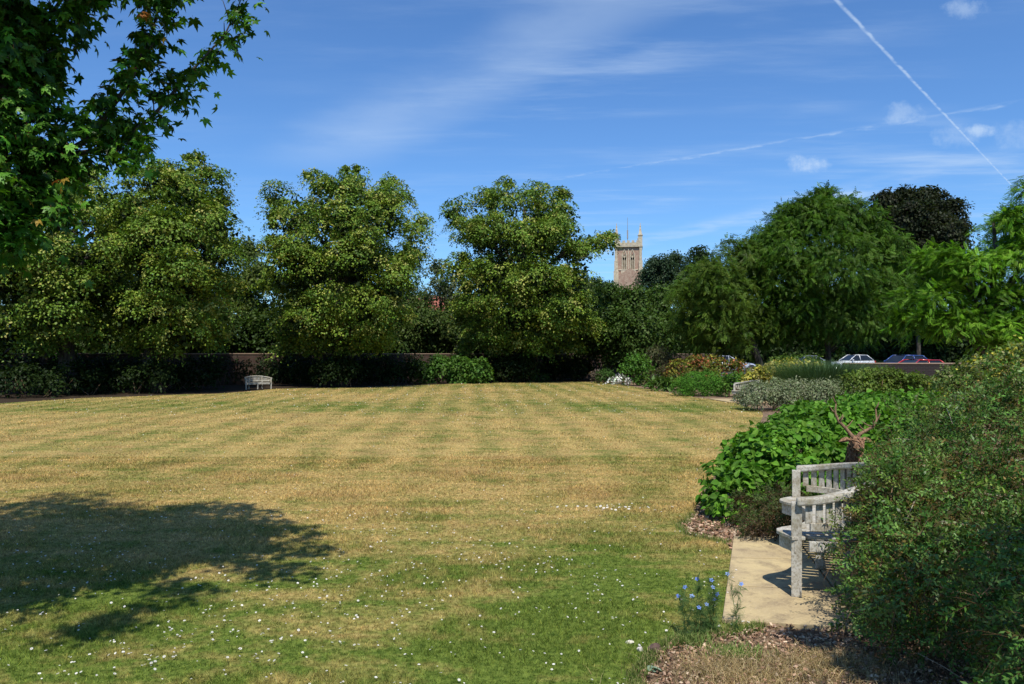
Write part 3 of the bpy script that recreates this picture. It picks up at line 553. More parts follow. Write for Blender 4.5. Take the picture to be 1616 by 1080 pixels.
# ------------------------------------------------------------------ planting under the limes and along the wall
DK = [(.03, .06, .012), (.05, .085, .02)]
shrub('laurel_shrub', 'sunlit leafy hedge of bright leaves below the brick wall right of the wide lime tree', 'shrub', fb([(665, 585, 20), (695, 580, 22), (725, 580, 22), (755, 583, 22), (680, 595, 16), (720, 595, 17), (750, 597, 16)], 46.5), T_leaf, cols=[(.06, .14, .02), (.09, .18, .03)], size=.17, density=130, spray=12, spray_r=.25, up=.6)
shrub('shade_shrub', 'dim green shrub at the foot of the rounded lime tree', 'shrub', fb([(800, 588, 18), (830, 592, 14), (790, 580, 16)], 49), T_leaf, cols=DK, size=.14, density=90, spray=12, spray_r=.25)
shrub('shade_shrub', 'small rounded dark green shrub on the lawn edge right of the rounded lime tree trunk', 'shrub', fb([(858, 596, 9), (842, 597, 8)], 48.6), T_leaf, cols=[(.05, .10, .02)], size=.1, density=140, spray=12, spray_r=.2)
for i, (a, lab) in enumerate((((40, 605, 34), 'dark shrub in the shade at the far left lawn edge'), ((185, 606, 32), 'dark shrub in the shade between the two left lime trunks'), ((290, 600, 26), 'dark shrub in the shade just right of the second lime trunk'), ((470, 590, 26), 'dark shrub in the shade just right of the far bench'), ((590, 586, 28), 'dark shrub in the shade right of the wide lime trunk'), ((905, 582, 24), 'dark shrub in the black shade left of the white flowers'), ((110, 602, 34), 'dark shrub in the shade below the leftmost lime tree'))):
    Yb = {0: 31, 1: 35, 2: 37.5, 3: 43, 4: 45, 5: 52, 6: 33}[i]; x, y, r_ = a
    shrub('shade_shrub', lab, 'shrub', fb([(x - r_ * .9, y, r_ * .8), (x, y - 4, r_), (x + r_ * .9, y + 2, r_ * .75)], Yb), T_leaf, group='shaded shrubs beneath the lime trees', cols=[(.015, .03, .007), (.025, .045, .01)], size=.13, density=70, spray=12, spray_r=.25)  # near-black leaf colours: shade under the limes is put into the colour
for i, (xa, xb, Yb, lab) in enumerate(((-160, 180, 46, 'tall dark hedge behind the brick wall at far left'), (180, 480, 52, 'tall dark hedge behind the brick wall above the far bench'), (480, 800, 60, 'tall dark hedge behind the brick wall between the right hand limes'), (800, 1100, 66, 'tall dark hedge beyond the wall left of the dome shaped tree'))):
    shrub('hedge', lab, 'hedge', fb([(x, 548, 46) for x in range(xa, xb + 1, 56)], Yb, 1.2, 1.2), T_leaf, group='tall hedges closing the garden behind the wall', cols=DK, size=.24, density=45, spray=12, spray_r=.4, big=.8)
for x_, y_, Yb, lab in ((240, 594, 34.2, 'added shrub coloured black for shade, in front of the second lime trunk from the left'), (534, 588, 40.6, 'added shrub coloured black for shade, in front of the wide lime trunk'), (818, 584, 48.2, 'added shrub coloured black for shade, in front of the rounded lime trunk')):
    shrub('shade_shrub', lab, 'shrub', fb([(x_ - 16, y_, 24), (x_ + 14, y_ - 2, 25), (x_, y_ - 12, 20)], Yb), T_leaf, group='shaded shrubs beneath the lime trees', cols=[(.015, .03, .007), (.025, .045, .01)], size=.13, density=80, spray=12, spray_r=.25, big=.6)  # added shrubs, coloured near black to stand in for shade over the trunks
shrub('wall_shade_foliage', 'added dark foliage standing in for shade on the brick wall directly behind the far bench', 'shrub', fb([(350, 580, 22), (385, 584, 20), (420, 584, 22)], 43.5, .35), T_leaf, cols=[(.02, .035, .01), (.03, .04, .012)], size=.12, density=70, spray=12, spray_r=.25)  # added foliage; its dark colour stands in for shade on the wall
for xs_, Yb, lab in ((range(-260, 130, 44), 34.5, 'added dark hedge standing in for shade along the foot of the brick wall at far left'), (range(130, 345, 40), 39.5, 'added dark hedge standing in for shade along the wall left of the far bench'), (range(372, 660, 40), 45.5, 'added dark hedge standing in for shade between the far bench and the sunlit hedge'), (range(790, 935, 40), 52.5, 'added dark hedge standing in for deep shade right of the sunlit hedge')):
    shrub('hedge', lab, 'hedge', fb([(x, 588 if Yb < 50 else 582, 27) for x in xs_], Yb, .7, 1.1), T_leaf, group='added dark hedging standing in for shade along the foot of the wall', cols=[(.018, .036, .008), (.028, .05, .012)], size=.13, density=70, spray=12, spray_r=.25, big=.6)  # added hedges; dark leaves cover the wall foot in place of shade
# border on the right, far to near
shrub('white_flower_shrub', 'small shrub covered in white blossom at the far end of the border', 'shrub', fb([(976, 599, 12), (985, 603, 8), (967, 602, 8)], 45), T_leaf, m='petal', cols=[(.75, .77, .74), (.6, .66, .55), (.8, .8, .8), (.09, .14, .04)], size=.16, density=70, spray=8, spray_r=.16, big=.1, colj=.1)
shrub('round_shrub', 'small dark green dome shaped shrub beside the white blossom', 'shrub', fb([(955, 594, 14)], 46.5), T_narrow, cols=[(.05, .11, .02)], size=.14, density=220, spray=12, spray_r=.2, m='leaf_matt')
shrub('twiggy_shrub', 'small pale twiggy shrub at the black shade edge, left end of the border', 'shrub', fb([(943, 593, 10)], 47), T_narrow, cols=[(.22, .18, .15), (.15, .12, .09)], size=.14, density=160, spray=10, spray_r=.2, m='leaf_matt')
shrub('leafy_shrub', 'fresh green shrub rising behind the white blossom', 'shrub', fb([(1003, 575, 20), (1018, 590, 18), (992, 582, 14), (1005, 602, 10)], 43), T_leaf, cols=[(.07, .17, .025), (.09, .2, .03)], size=.13, density=110, spray=12, spray_r=.25)
shrub('olive_shrub', 'dull olive brown shrub behind the fresh green one', 'shrub', fb([(1035, 562, 20), (1050, 565, 18)], 46), T_narrow, cols=[(.09, .10, .05), (.11, .11, .05)], size=.15, density=110, spray=12, spray_r=.3, m='leaf_matt')
shrub('dark_red_shrub', 'dusky purple green shrub in the middle of the border', 'shrub', fb([(1035, 597, 18), (1050, 590, 16), (1025, 606, 10)], 39), T_leaf, cols=[(.07, .055, .035), (.09, .10, .03), (.05, .08, .02)], size=.1, density=140, spray=12, spray_r=.22)
shrub('strap_leaf_plant', 'spiky green strap leaved clump on the lawn edge beside the clipped dome', 'plant', fb([(1042, 607, 12), (1056, 608, 11), (1030, 609, 8)], 36.5), T_narrow, cols=[(.08, .16, .03), (.12, .2, .05)], size=.34, density=70, spray=12, spray_r=.12, up=1.2, stems=False)
shrub('yellow_red_shrub', 'broad shrub of yellow leaves flecked with red behind the clipped green dome', 'shrub', fb([(1075, 585, 22), (1100, 575, 20), (1130, 578, 20), (1160, 580, 16), (1115, 590, 18), (1062, 595, 14)], 38), T_leaf, cols=[(.24, .22, .035), (.13, .17, .03), (.30, .12, .05), (.20, .19, .04), (.09, .13, .02)], size=.12, density=150, spray=10, spray_r=.22, colj=.3)
shrub('clipped_dome_shrub', 'fine textured clipped green dome on the lawn edge', 'shrub', fb([(1092, 610, 25), (1115, 610, 26), (1132, 614, 20), (1078, 612, 18)], 32.5, .75, .92), T_narrow, cols=[(.06, .17, .014), (.08, .21, .02)], size=.07, density=620, spray=12, spray_r=.12, m='leaf_matt', colj=.12, shell=(.9, 1.02), up=.3)
shrub('leafy_shrub', 'bright green soft shrub left of the white bench end', 'shrub', fb([(1160, 602, 18), (1150, 612, 14), (1172, 605, 14), (1148, 598, 12)], 31.5), T_leaf, cols=[(.08, .18, .025), (.1, .21, .03)], size=.09, density=220, spray=12, spray_r=.2)
YV = [(.42, .38, .07), (.50, .47, .16), (.14, .19, .03), (.3, .3, .05)]
shrub('variegated_shrub', 'yellow variegated shrub above the mound of silver foliage', 'shrub', fb([(1200, 590, 16), (1225, 584, 18), (1250, 582, 18), (1275, 582, 16), (1185, 598, 14), (1215, 598, 16), (1245, 596, 14), (1292, 584, 12)], 30), T_leaf, cols=YV, size=.10, density=230, spray=10, spray_r=.2, colj=.28)
shrub('silver_mound', 'grey green silvery cushion of fine foliage beside the white bench end', 'shrub', fb([(1192, 622, 24), (1225, 621, 26), (1260, 620, 26), (1292, 618, 23), (1322, 615, 20), (1182, 630, 15), (1345, 614, 16), (1240, 632, 20), (1290, 632, 20)], 24, .7, .82), T_narrow, cols=[(.19, .23, .12), (.24, .27, .16), (.14, .18, .09)], size=.08, density=560, spray=12, spray_r=.14, m='leaf_matt', shell=(.88, 1.04), droop=.6)
def blade_plant(name, label, cat, c, rx, ry, h, n, cols, w=.006, m='leaf_matt', bend=.5):
    """a clump of arching grass blades"""
    r_ = np.random.default_rng(int(abs(c[0] * 97))); a = r_.uniform(0, 2 * np.pi, n); q = np.sqrt(r_.random(n)); b = np.stack([np.cos(a) * q * rx, np.sin(a) * q * ry, 0 * a], 1)
    d = np.stack([np.cos(a) * q, np.sin(a) * q, 0 * a], 1) * bend + r_.normal(size=(n, 3)) * .15; d[:, 2] = 0; L = h * r_.uniform(.6, 1.1, n)[:, None]
    s_ = unit(np.cross(d + 1e-3, [0, 0, 1])) * w; pts = []
    for f_ in (0, .35, .7, 1): pts.append(b + d * L * f_ ** 2 + np.array([0, 0, 1]) * L * (f_ - .25 * bend * f_ ** 3))
    V = []
    for i, p in enumerate(pts): ww = (1, .9, .6, .1)[i]; V += [p - s_ * ww, p + s_ * ww]
    V = np.stack(V, 1).reshape(-1, 3); T_ = np.array([(0, 1, 3, 2), (2, 3, 5, 4), (4, 5, 7, 6)]); Fq = (T_[None] + (np.arange(n) * 8)[:, None, None]).reshape(-1, 4)
    C = np.repeat(np.array(cols)[r_.integers(0, len(cols), n)] * r_.uniform(.7, 1.3, (n, 1)), 8, 0); o = link(np_mesh(name, V, Fq, C), name, None, M[m]); o.location = (c[0], c[1], 0); return tag(o, label, cat)
q = px(1300, 600, 28.5); blade_plant('ornamental_grass', 'blue green feathery ornamental grass behind the silver mound', 'grass clump', q, 1.5, .7, 1.6, 7500, [(.07, .14, .055), (.10, .18, .075), (.06, .11, .04)], .007)
shrub('small_leaf_shrub', 'yellowish green small leaved shrub in front of the red car', 'shrub', fb([(1350, 605, 24), (1378, 600, 24), (1405, 600, 24), (1425, 604, 22), (1390, 620, 24), (1452, 608, 22), (1478, 612, 20)], 16.5), T_leaf, cols=[(.11, .17, .03), (.15, .21, .04), (.08, .13, .02)], size=.055, density=800, spray=12, spray_r=.12)
BR = [(.095, .22, .022), (.13, .28, .03), (.07, .17, .016)]
hb = bl([(a_[0], a_[1] + 14, a_[2], a_[3] * .82, a_[4] * .85, a_[5] * .74) for a_ in [(1158, 752, 8.3, .33, .4, .34), (1150, 775, 8.1, .26, .3, .26), (1195, 712, 8.9, .45, .5, .40), (1240, 745, 8.6, .45, .5, .40), (1245, 690, 9.3, .5, .55, .38), (1310, 668, 9.8, .62, .6, .40), (1330, 720, 9.0, .6, .5, .40), (1385, 660, 10.3, .7, .7, .44), (1290, 650, 11.3, .7, .7, .36), (1380, 640, 11.8, .8, .8, .38), (1450, 640, 11.6, .8, .8, .44), (1440, 690, 9.6, .6, .5, .5)]])
shrub('broad_leaf_shrub', 'large bright green broad leaved shrub spreading behind the near bench', 'shrub', hb, T_broad, cols=BR, size=.076, density=880, spray=8, spray_r=.13, up=.7, droop=.3, jit=.5, inner=.25, m='leaf', shell=(.7, 1.1), colj=.16, big=.35, inner_size=.09, stem_r=.008, nst=50)
shrub('yellow_bloom_shrub', 'pale variegated shrub with yellow blooms at the right edge above the dark foreground bush', 'shrub', bl([(1560, 592, 9.5, .35, .35, .28), (1600, 585, 9.3, .4, .35, .3), (1640, 580, 9.2, .4, .4, .35), (1515, 600, 9.8, .3, .3, .2), (1590, 620, 9.2, .5, .4, .4)]), T_leaf, cols=[(.13, .19, .05), (.20, .24, .08), (.09, .15, .03), (.16, .22, .06), (.22, .25, .1), (.11, .17, .04), (.10, .16, .03), (.5, .45, .08)], size=.045, density=900, spray=9, spray_r=.12, colj=.3, droop=.2)
shrub('arching_shrub', 'low dark arching small leaved shrub at the corner of the stone paving', 'shrub', bl([(1212, 822, 7.15, .22, .22, .2), (1235, 800, 7.5, .3, .3, .24), (1190, 800, 7.6, .2, .2, .16), (1262, 815, 7.3, .25, .25, .22)]), T_sprig + [T_twig], cols=[(.045, .075, .02), (.07, .10, .03), (.085, .06, .03)], size=.11, density=420, spray=6, spray_r=.09, up=.5, droop=.7, big=.3, colj=.25, nst=40, stem_r=.004)
FG = [(.075, .165, .028), (.105, .21, .038), (.055, .13, .02), (.14, .25, .055), (.12, .19, .03), (.14, .11, .03)]
fgb = [(2.84, 4.85, .44, .70, .65, .5), (3.75, 6.0, .84, .85, .85, .66), (2.72, 4.2, .36, .70, .70, .5), (3.48, 5.05, .70, .62, .7, .48), (2.66, 5.15, .60, .32, .28, .26), (2.46, 4.75, .45, .30, .30, .32), (2.75, 3.3, .45, .7, .6, .58), (4.2, 5.4, .9, .9, 1.0, .72), (3.45, 6.3, .66, .5, .5, .42), (2.56, 5.0, .60, .24, .24, .28), (2.72, 5.4, .76, .28, .2, .2), (2.54, 5.15, .68, .18, .2, .2), (2.46, 5.05, .84, .17, .16, .15), (2.78, 5.6, .85, .22, .15, .14), (2.64, 5.3, .84, .18, .15, .13), (2.9, 5.5, .8, .3, .25, .22), (2.76, 5.35, .70, .28, .25, .24), (2.6, 5.25, .5, .25, .25, .25), (3.5, 4.0, .6, .7, .7, .6), (2.3, 4.45, .35, .35, .35, .3)]
def fg_extra(e, c):
    mb = MB()
    for _ in range(26):
        b_ = random.choice(fgb[:6]); d = Vector((random.gauss(-.3, .7), random.gauss(-.7, .5), random.gauss(.3, .5))).normalized(); p = Vector((b_[0] + d.x * b_[3] * .95, b_[1] + d.y * b_[4] * .95, max(.1, b_[2] + d.z * b_[5] * .95))) - Vector((c[0], c[1], 0))
        t_ = Vector((random.gauss(0, 1), random.gauss(0, .3), random.gauss(0, .3))).normalized() * random.uniform(.06, .14); mb.tube([p - t_, p + Vector((0, 0, .008)), p + t_], [.0028, .0024, .0014], 5)
    mb.build('bare_twigs', flat('pale_twig', (.33, .27, .2), .9), e, True)
shrub('small_leaf_bush', 'large dark green small leaved bush filling the right foreground', 'bush', fgb, T_sprig + [T_twig], m='leaf_gloss', cols=FG, size=.14, density=520, spray=6, spray_r=.09, up=.55, droop=.15, jit=.55, inner=.3, big=.5, inner_size=.16, colj=.28, lo=-.95, shell=(.66, 1.1), nst=70, stem_r=.006, extra=fg_extra)

tree('overhanging_tree', 'tree beside the viewpoint on the right whose boughs shade the bare bed', 'tree', (5.2, 1.0), [(2.15, 1.95, 3.6, .42, .42, .3), (2.8, 2.0, 3.7, .6, .5, .35), (3.5, 1.9, 3.8, .7, .6, .4), (4.3, 1.7, 3.9, .8, .7, .5), (5.2, 1.4, 4.2, 1.1, 1., .7), (1.95, 2.35, 3.75, .16, .25, .12), (2.5, 1.5, 3.6, .5, .4, .3), (5.0, .8, 5.2, 1.2, 1.2, .8)], T_leaf, .14, 2., cols=[(.05, .11, .02), (.07, .15, .03)], size=.07, density=170, spray=12, spray_r=.15, big=.5, lo=-1)
# ---- maple: trunk outside the frame on the left, its branches reach into the picture
mp = []
def pb(L):
    for x, y, Y, r_ in L: q = px(x, y, Y); rm = r_ / F * Y * (.78 if r_ < 40 else .92); mp.append((q[0], q[1], q[2], rm, rm * 1.2, rm))
pb([(20, 20, 4.7, 60), (70, 50, 4.8, 42), (110, 10, 4.8, 34), (30, 110, 4.6, 60), (75, 105, 4.7, 34), (20, 210, 4.5, 60), (25, 300, 4.5, 50), (75, 240, 4.6, 50), (135, -20, 4.9, 36), (60, 300, 4.6, 34), (10, 370, 4.4, 32), (60, 165, 4.6, 34), (20, 345, 4.4, 50), (-20, 280, 4.3, 60), (60, 215, 4.5, 44), (-10, 160, 4.4, 60), (20, 60, 4.5, 50), (110, 265, 4.6, 30), (95, 320, 4.5, 22)])
pb([(120, 250, 4.7, 34), (165, 222, 4.7, 34), (130, 185, 4.7, 30), (195, 185, 4.7, 28), (215, 215, 4.75, 24), (228, 238, 4.75, 14), (165, 150, 4.7, 24), (195, 115, 4.7, 26), (225, 85, 4.75, 28), (240, 45, 4.8, 28), (250, 5, 4.85, 28), (270, -40, 4.9, 32), (200, 245, 4.7, 14)])
pb([(235, 175, 4.75, 18), (262, 150, 4.75, 20), (285, 128, 4.8, 18), (305, 105, 4.8, 15), (325, 80, 4.85, 15), (350, 58, 4.85, 16), (368, 32, 4.9, 16), (380, 6, 4.9, 15), (385, -25, 4.95, 20), (270, 115, 4.8, 12)])
vis_n = len(mp)
out_b = [(-4.6, 3.6, 5.6, 1.7, 1.5, 1.7), (-3.6, 4.0, 4.9, 1.2, 1.3, 1.2), (-3.3, 3.9, 6.2, 1.1, 1.2, 1.1), (-4.3, 3.9, 3.6, 1.3, 1.2, 1.2), (-5.7, 3.8, 4.4, 1.5, 1.5, 1.6), (-3.4, 3.7, 3.2, .6, .7, .6), (-3.9, 3.0, 2.9, .8, .7, .7), (-5.0, 4.0, 6.9, 1.3, 1.2, 1.0), (-2.75, 4.2, 5.6, .75, .9, .7), (-5.4, 3.2, 3.0, 1.0, 1.0, .8), (-2.6, 4.4, 4.7, .5, .6, .5)]
MP = [(.055, .15, .014), (.085, .22, .02), (.13, .30, .035), (.035, .10, .010)]
for L_s in ([(300, 803), (350, 800), (395, 800), (425, 806)], [(390, 830), (430, 834), (470, 832)], [(420, 862), (455, 864), (490, 865), (515, 867)], [(380, 888), (420, 897), (450, 899)], [(270, 925), (310, 938)], [(130, 985), (180, 978), (205, 968)], [(330, 862), (360, 845)], [(100, 815), (50, 822)]):
    for j, (sx, sy) in enumerate(L_s): Xs, Ys = gp(sx, sy); hh = 4.6; out_b.append((Xs + .0436 * hh, Ys - .6235 * hh, hh, .24 - .04 * j, .24 - .03 * j, .14))
mkw = dict(cols=MP, size=.055, spray=8, spray_r=.085, up=.9, droop=1.3, jit=.45, lo=-1, inner=.8, flat_=.6, colj=.22)
g1 = scatter(mp, T_maple, density=900, big=.6, inner_size=.06, shell=(.1, 1.0), **mkw); g2 = scatter(out_b, T_maple, density=165, big=.5, inner_size=.1, shell=(.4, 1.05), **{**mkw, 'size': .085, 'spray_r': .16})
tb = (-5.4, 3.2); e = empty('maple_tree', (tb[0], tb[1], 0), 'maple with dark lobed leaves whose branches hang into the top left corner', 'tree')
g = join(g1, g2); link(np_mesh('crown', local(g[0], tb), g[1], g[2]), 'crown', e, M['leaf_gloss'])
# a few orange leaves among the green
k = 11; spots = [px(228, 12, 4.65), px(255, 45, 4.65), px(215, 28, 4.6), px(100, 285, 4.4), px(55, 310, 4.3), px(50, 335, 4.3), px(105, 288, 4.4)]; pp = np.array([spots[i % 7] + rng.normal(size=3) * .035 for i in range(k)])
g = instance(T_maple, pp, frames(rng.normal(size=(k, 3)) * .5 + [0, -.6, .5], rng.normal(size=(k, 3)) * .4 + [0, 0, -1]), np.full(k, .048), np.array([(.33, .12, .02), (.20, .06, .015), (.30, .2, .03)])[rng.integers(0, 3, k)])
o = link(np_mesh('orange_leaves', local(g[0], tb), g[1], g[2]), 'orange_leaves', e, M['leaf_gloss']); o['label'] = 'a few leaves already turned orange'
mb = MB(); T0_ = Vector((tb[0], tb[1], 0)); mb.tube([T0_, T0_ + Vector((.05, .02, 1.2)), T0_ + Vector((.2, .1, 2.6)), T0_ + Vector((.4, .3, 4.5)), T0_ + Vector((.5, .4, 6.5))], [.17, .13, .11, .07, .03], 10)
def branch(pts, r0):
    P_ = [Vector(tuple(p)) for p in pts]; mb.tube(P_, [r0 * (1 - .85 * i / (len(P_) - 1)) for i in range(len(P_))], 6)
    for a, b_ in zip(P_, P_[1:]):
        for _ in range(3):
            s_ = a.lerp(b_, random.random()); d = (b_ - a).normalized() + Vector([random.gauss(0, .5) for _ in range(3)]); mb.tube([s_, s_ + d * .06 + Vector((0, 0, -.01)), s_ + d * .11 - Vector((0, 0, .02))], [r0 * .3, r0 * .18, .002], 4)
s0 = T0_ + Vector((.2, .1, 2.4)); branch([s0, px(-60, 330, 4.3), px(60, 265, 4.6), px(140, 220, 4.7), px(205, 130, 4.7), px(240, 50, 4.8), px(262, -30, 4.9)], .03)
branch([px(100, 245, 4.65), px(175, 235, 4.7), px(240, 185, 4.75), px(300, 115, 4.8), px(355, 55, 4.85), px(385, -10, 4.95)], .016)
s0 = T0_ + Vector((.25, .15, 3.0)); branch([s0, px(-40, 200, 4.3), px(10, 130, 4.5), px(50, 60, 4.7), px(90, 10, 4.8), px(130, -50, 4.9)], .035); branch([s0, px(-60, 300, 4.2), px(10, 300, 4.4), px(40, 320, 4.5)], .02)
branch([px(180, 240, 4.7), px(205, 232, 4.7), px(235, 205, 4.7)], .006)
mb.v = [(v[0] - tb[0], v[1] - tb[1], v[2]) for v in mb.v]; mb.build('trunk', M['bark'], e, True)
#@@OBJECTS
# ------------------------------------------------------------------ walls
m, t = mat('dark_brick'); pos = t.n('ShaderNodeTexCoord').outputs['Object']; mp_ = t.n('ShaderNodeMapping', Vector=pos); mp_.inputs['Rotation'].default_value = (R(90), 0, 0)  # very dark brick colour of the low wall
bt_ = t.n('ShaderNodeTexBrick', Vector=mp_.outputs[0], Color1=(.026, .015, .012, 1), Color2=(.016, .011, .010, 1), Mortar=(.035, .03, .026, 1), Scale=1., Mortar_Size=.012, Brick_Width=.225, Row_Height=.075)
finish(t, bt_.outputs[0], .9, bt_.outputs[1], .3, .01); M['brick_dark'] = m
def wall(name, label, pts, h, th, top=True, bm_='brick'):
    e = empty(name, (pts[0][0], pts[0][1], 0), label, 'wall'); ox, oy = pts[0]; mb, mc = MB(), MB()
    P_ = [(x - ox, y - oy, h / 2) for x, y in pts]; mb.sweep(P_, th, h); mb.build('brickwork', M[bm_], e)
    if top: mc.sweep([(x, y, h + .03) for x, y, _ in P_], th + .07, .06); mc.build('coping', M['coping'], e, False, .01)
    return e
wall('brick_wall', 'old red brick garden wall behind the lime trees', [(-60, 20), (-34, 34), (-24, 39), (-14.5, 45.5), (-5, 51.6), (4, 57), (16, 62)], 1.72, .3)
wall('low_wall', 'low dark brick wall between the border and the parked cars', [(15.2, 36), (26, 35), (44, 33)], 1.27, .24, True, 'brick_dark')

# ------------------------------------------------------------------ curved benches
BL, BD = 1.66, .62
def bfront(t_): return .02 + .13 * (math.exp(-((t_ - .13) / .085) ** 2) + math.exp(-((t_ - .87) / .085) ** 2)) - .13 * math.exp(-((t_ - .5) / .24) ** 2)
def bback(a, D=BD): return (BL / 2 - BL / 2 * math.cos(a), -D * math.sin(a) ** .9)
def rail_z(a): return .66 + .13 * math.sin(a) ** 1.3
def make_bench(name, label, group, loc, rz):
    e = empty(name, (loc[0], loc[1], 0), label, 'bench', group, rz); wd = M['teak']; A = [math.pi * i / 28 for i in range(29)]; z0 = loc[2] if len(loc) > 2 else 0
    e.location.z = z0
    def part(nm, fn, bev=.004):
        mb = MB(); fn(mb); return mb.build(nm, wd, e, False, bev)
    for u in (.035, BL - .035): part('leg', lambda mb: mb.box((u, .0, .325), (.07, .07, .65)))
    part('leg', lambda mb: mb.box((BL / 2, bfront(.5) - .06, .18), (.06, .06, .36)))
    for a in (math.pi * .33, math.pi * .67):
        x, y = bback(a); part('leg', lambda mb: mb.box((x, y, rail_z(a) / 2 - .02), (.06, .06, rail_z(a) - .04), -math.atan2(math.cos(a) * BD, math.sin(a) * BL / 2)))
    part('top_rail', lambda mb: mb.sweep([(*bback(a), rail_z(a)) for a in A], .085, .052), .012)
    part('lower_rail', lambda mb: mb.sweep([(*bback(a), .49) for a in A[1:-1]], .035, .055))
    def sl(mb):
        n = 31
        for i in range(1, n):
            a = math.pi * i / n; x, y = bback(a); z = rail_z(a) - .02; mb.box((x, y, (.51 + z) / 2), (.046, .016, z - .51), math.atan2(-BD * math.cos(a), BL / 2 * math.sin(a)))
    part('backrest_slats', sl, .003)
    def seat(mb):
        n = 19
        for i in range(n):
            u = .05 + (BL - .1) * (i + .5) / n; t_ = u / BL; c = math.acos(max(-1, min(1, 1 - 2 * t_))); y0 = -BD * math.sin(c) ** .9 * .9; y1 = bfront(t_) - .085; mb.box((u, (y0 + y1) / 2, .405), (.058, y1 - y0, .02))
    part('seat', seat, .003)
    part('seat_edge', lambda mb: mb.sweep([(BL * t_, bfront(t_) - .045, .405) for t_ in [i / 36 for i in range(37)]], .095, .024), .004)
    part('seat_apron', lambda mb: mb.sweep([(BL * t_, bfront(t_) - .03, .345) for t_ in [i / 36 for i in range(37)]], .025, .085), .003)
    part('seat_frame', lambda mb: mb.sweep([(bback(a, BD * .93)[0], bback(a, BD * .93)[1], .355) for a in A[1:-1]], .03, .07), .003)
    part('stretcher', lambda mb: mb.box((BL / 2, -.28, .36), (BL * .93, .05, .045)))
    return e
GBn = 'matching curved wooden benches round the lawn'
np_, fp_ = gp(1259, 953), (2.50, 6.9)
np_ = (np_[0] + .01, np_[1] + .05)
ang = math.atan2(fp_[1] - np_[1], fp_[0] - np_[0])
make_bench('garden_bench', 'curved weathered bench on the stone paving, half swallowed by the foreground bush', GBn, (np_[0], np_[1], .028), ang)
fb_ = make_bench('garden_bench', 'pale curved bench far across the lawn against the dark shade', GBn, (gp(383, 615.5)[0] + 1.12, gp(383, 615.5)[1] + .9), R(180 + 38)); fb_.scale = (.78, .78, .82)
make_bench('garden_bench', 'white bench end poking out beside the silver mound in the border', GBn, (px(1175, 600, 26.6)[0], 26.6), R(86))
# ------------------------------------------------------------------ woven deer behind the bench
e = empty('deer_sculpture', (3.2, 7.3, 0), 'woven twig sculpture of an antlered deer behind the near bench', 'sculpture')
mb = MB(); BODY = [((.02, -.02, .66), .03), ((.0, .0, .72), .05), ((-.02, -.02, .80), .055), ((-.03, -.05, .86), .05), ((-.03, -.09, .88), .04), ((-.03, -.16, .84), .026)]
TOR = [((-.02, .02, .62), .06), ((.02, .06, .60), .12), ((.12, .12, .58), .145), ((.25, .18, .57), .14), ((.38, .24, .59), .14), ((.45, .28, .58), .10), ((.49, .30, .56), .04)]
neck = [((.04, .05, .60), .10), ((.01, .03, .70), .075), ((-.01, .0, .80), .062), ((-.015, -.03, .88), .056), ((-.02, -.07, .905), .052), ((-.03, -.12, .88), .038), ((-.04, -.19, .84), .022)]
for path in (TOR, neck): mb.tube([p for p, r_ in path], [r_ * .86 for p, r_ in path], 12)
for lx, ly in ((.0, .03), (.08, .12), (.38, .19), (.44, .28)): mb.tube([(lx, ly, .56), (lx + .01, ly, .38), (lx - .01, ly + .01, .20), (lx, ly, 0)], [.05, .03, .02, .018], 8)
for path, nn in ((TOR, 170), (neck, 120)):
    P_ = [Vector(p) for p, _ in path]; Rr = [r_ for _, r_ in path]
    for _ in range(nn):
        a = random.uniform(0, 6.3); f0 = random.uniform(0, len(P_) - 1.3); tw = random.uniform(-2.4, 2.4); L = random.uniform(.5, 1.6); pts_ = []
        for k in range(6):
            f_ = min(f0 + L * k / 5, len(P_) - 1.001); i = int(f_); c = P_[i].lerp(P_[i + 1], f_ - i); t_ = (P_[i + 1] - P_[i]).normalized(); r2 = Rr[i] + (Rr[i + 1] - Rr[i]) * (f_ - i) + random.uniform(-.008, .014)
            x_ = t_.cross(Vector((0, 0, 1)) if abs(t_.z) < .9 else Vector((1, 0, 0))).normalized(); y_ = t_.cross(x_); pts_.append(c + (x_ * math.cos(a + tw * k / 5) + y_ * math.sin(a + tw * k / 5)) * r2)
        mb.tube(pts_, [.005, .006, .006, .005, .004, .002], 4)
mb.build('body', M['willow'], e, False)
mb = MB(); h0 = Vector((-.015, -.04, .93))
for s_, tip in ((-1, [(-.05, 0, .96), (-.10, .0, 1.02), (-.16, .0, 1.08), (-.185, .02, 1.16), (-.175, .02, 1.25)]), (1, [(.03, 0, .96), (.09, .0, .99), (.16, .0, 1.03), (.205, .02, 1.09), (.195, .02, 1.2)])):
    P_ = [h0 + Vector((s_ * .02, 0, 0))] + [Vector(q) for q in tip]; mb = MB(); mb.tube(P_, [.019, .018, .016, .014, .010, .005], 6)
    for i, d in ((2, (.07 * -s_, .0, .07)), (3, (s_ * -.10 if s_ > 0 else .06, .02, .05)), (4, (s_ * .03 if s_ > 0 else -.05, .0, .06)), (3, (-.02 * s_, -.05, .07)), (5, (.03 * s_, 0, .06))):
        a = P_[i]; dd = Vector(d); mb.tube([a, a + dd * .5 + Vector((0, 0, -.012)), a + dd], [.009, .007, .003], 5)
    mb.build('antler', M['twig'], e, True)
for s_ in (-1, 1):
    mb = MB(); a = Vector((-.015 + s_ * .045, -.03, .905)); mb.tube([a, a + Vector((s_ * .04, 0, .012)), a + Vector((s_ * .075, 0, .0)), a + Vector((s_ * .11, 0, -.01))], [.012, .026, .022, .004], 6); mb.build('ear', M['willow'], e)

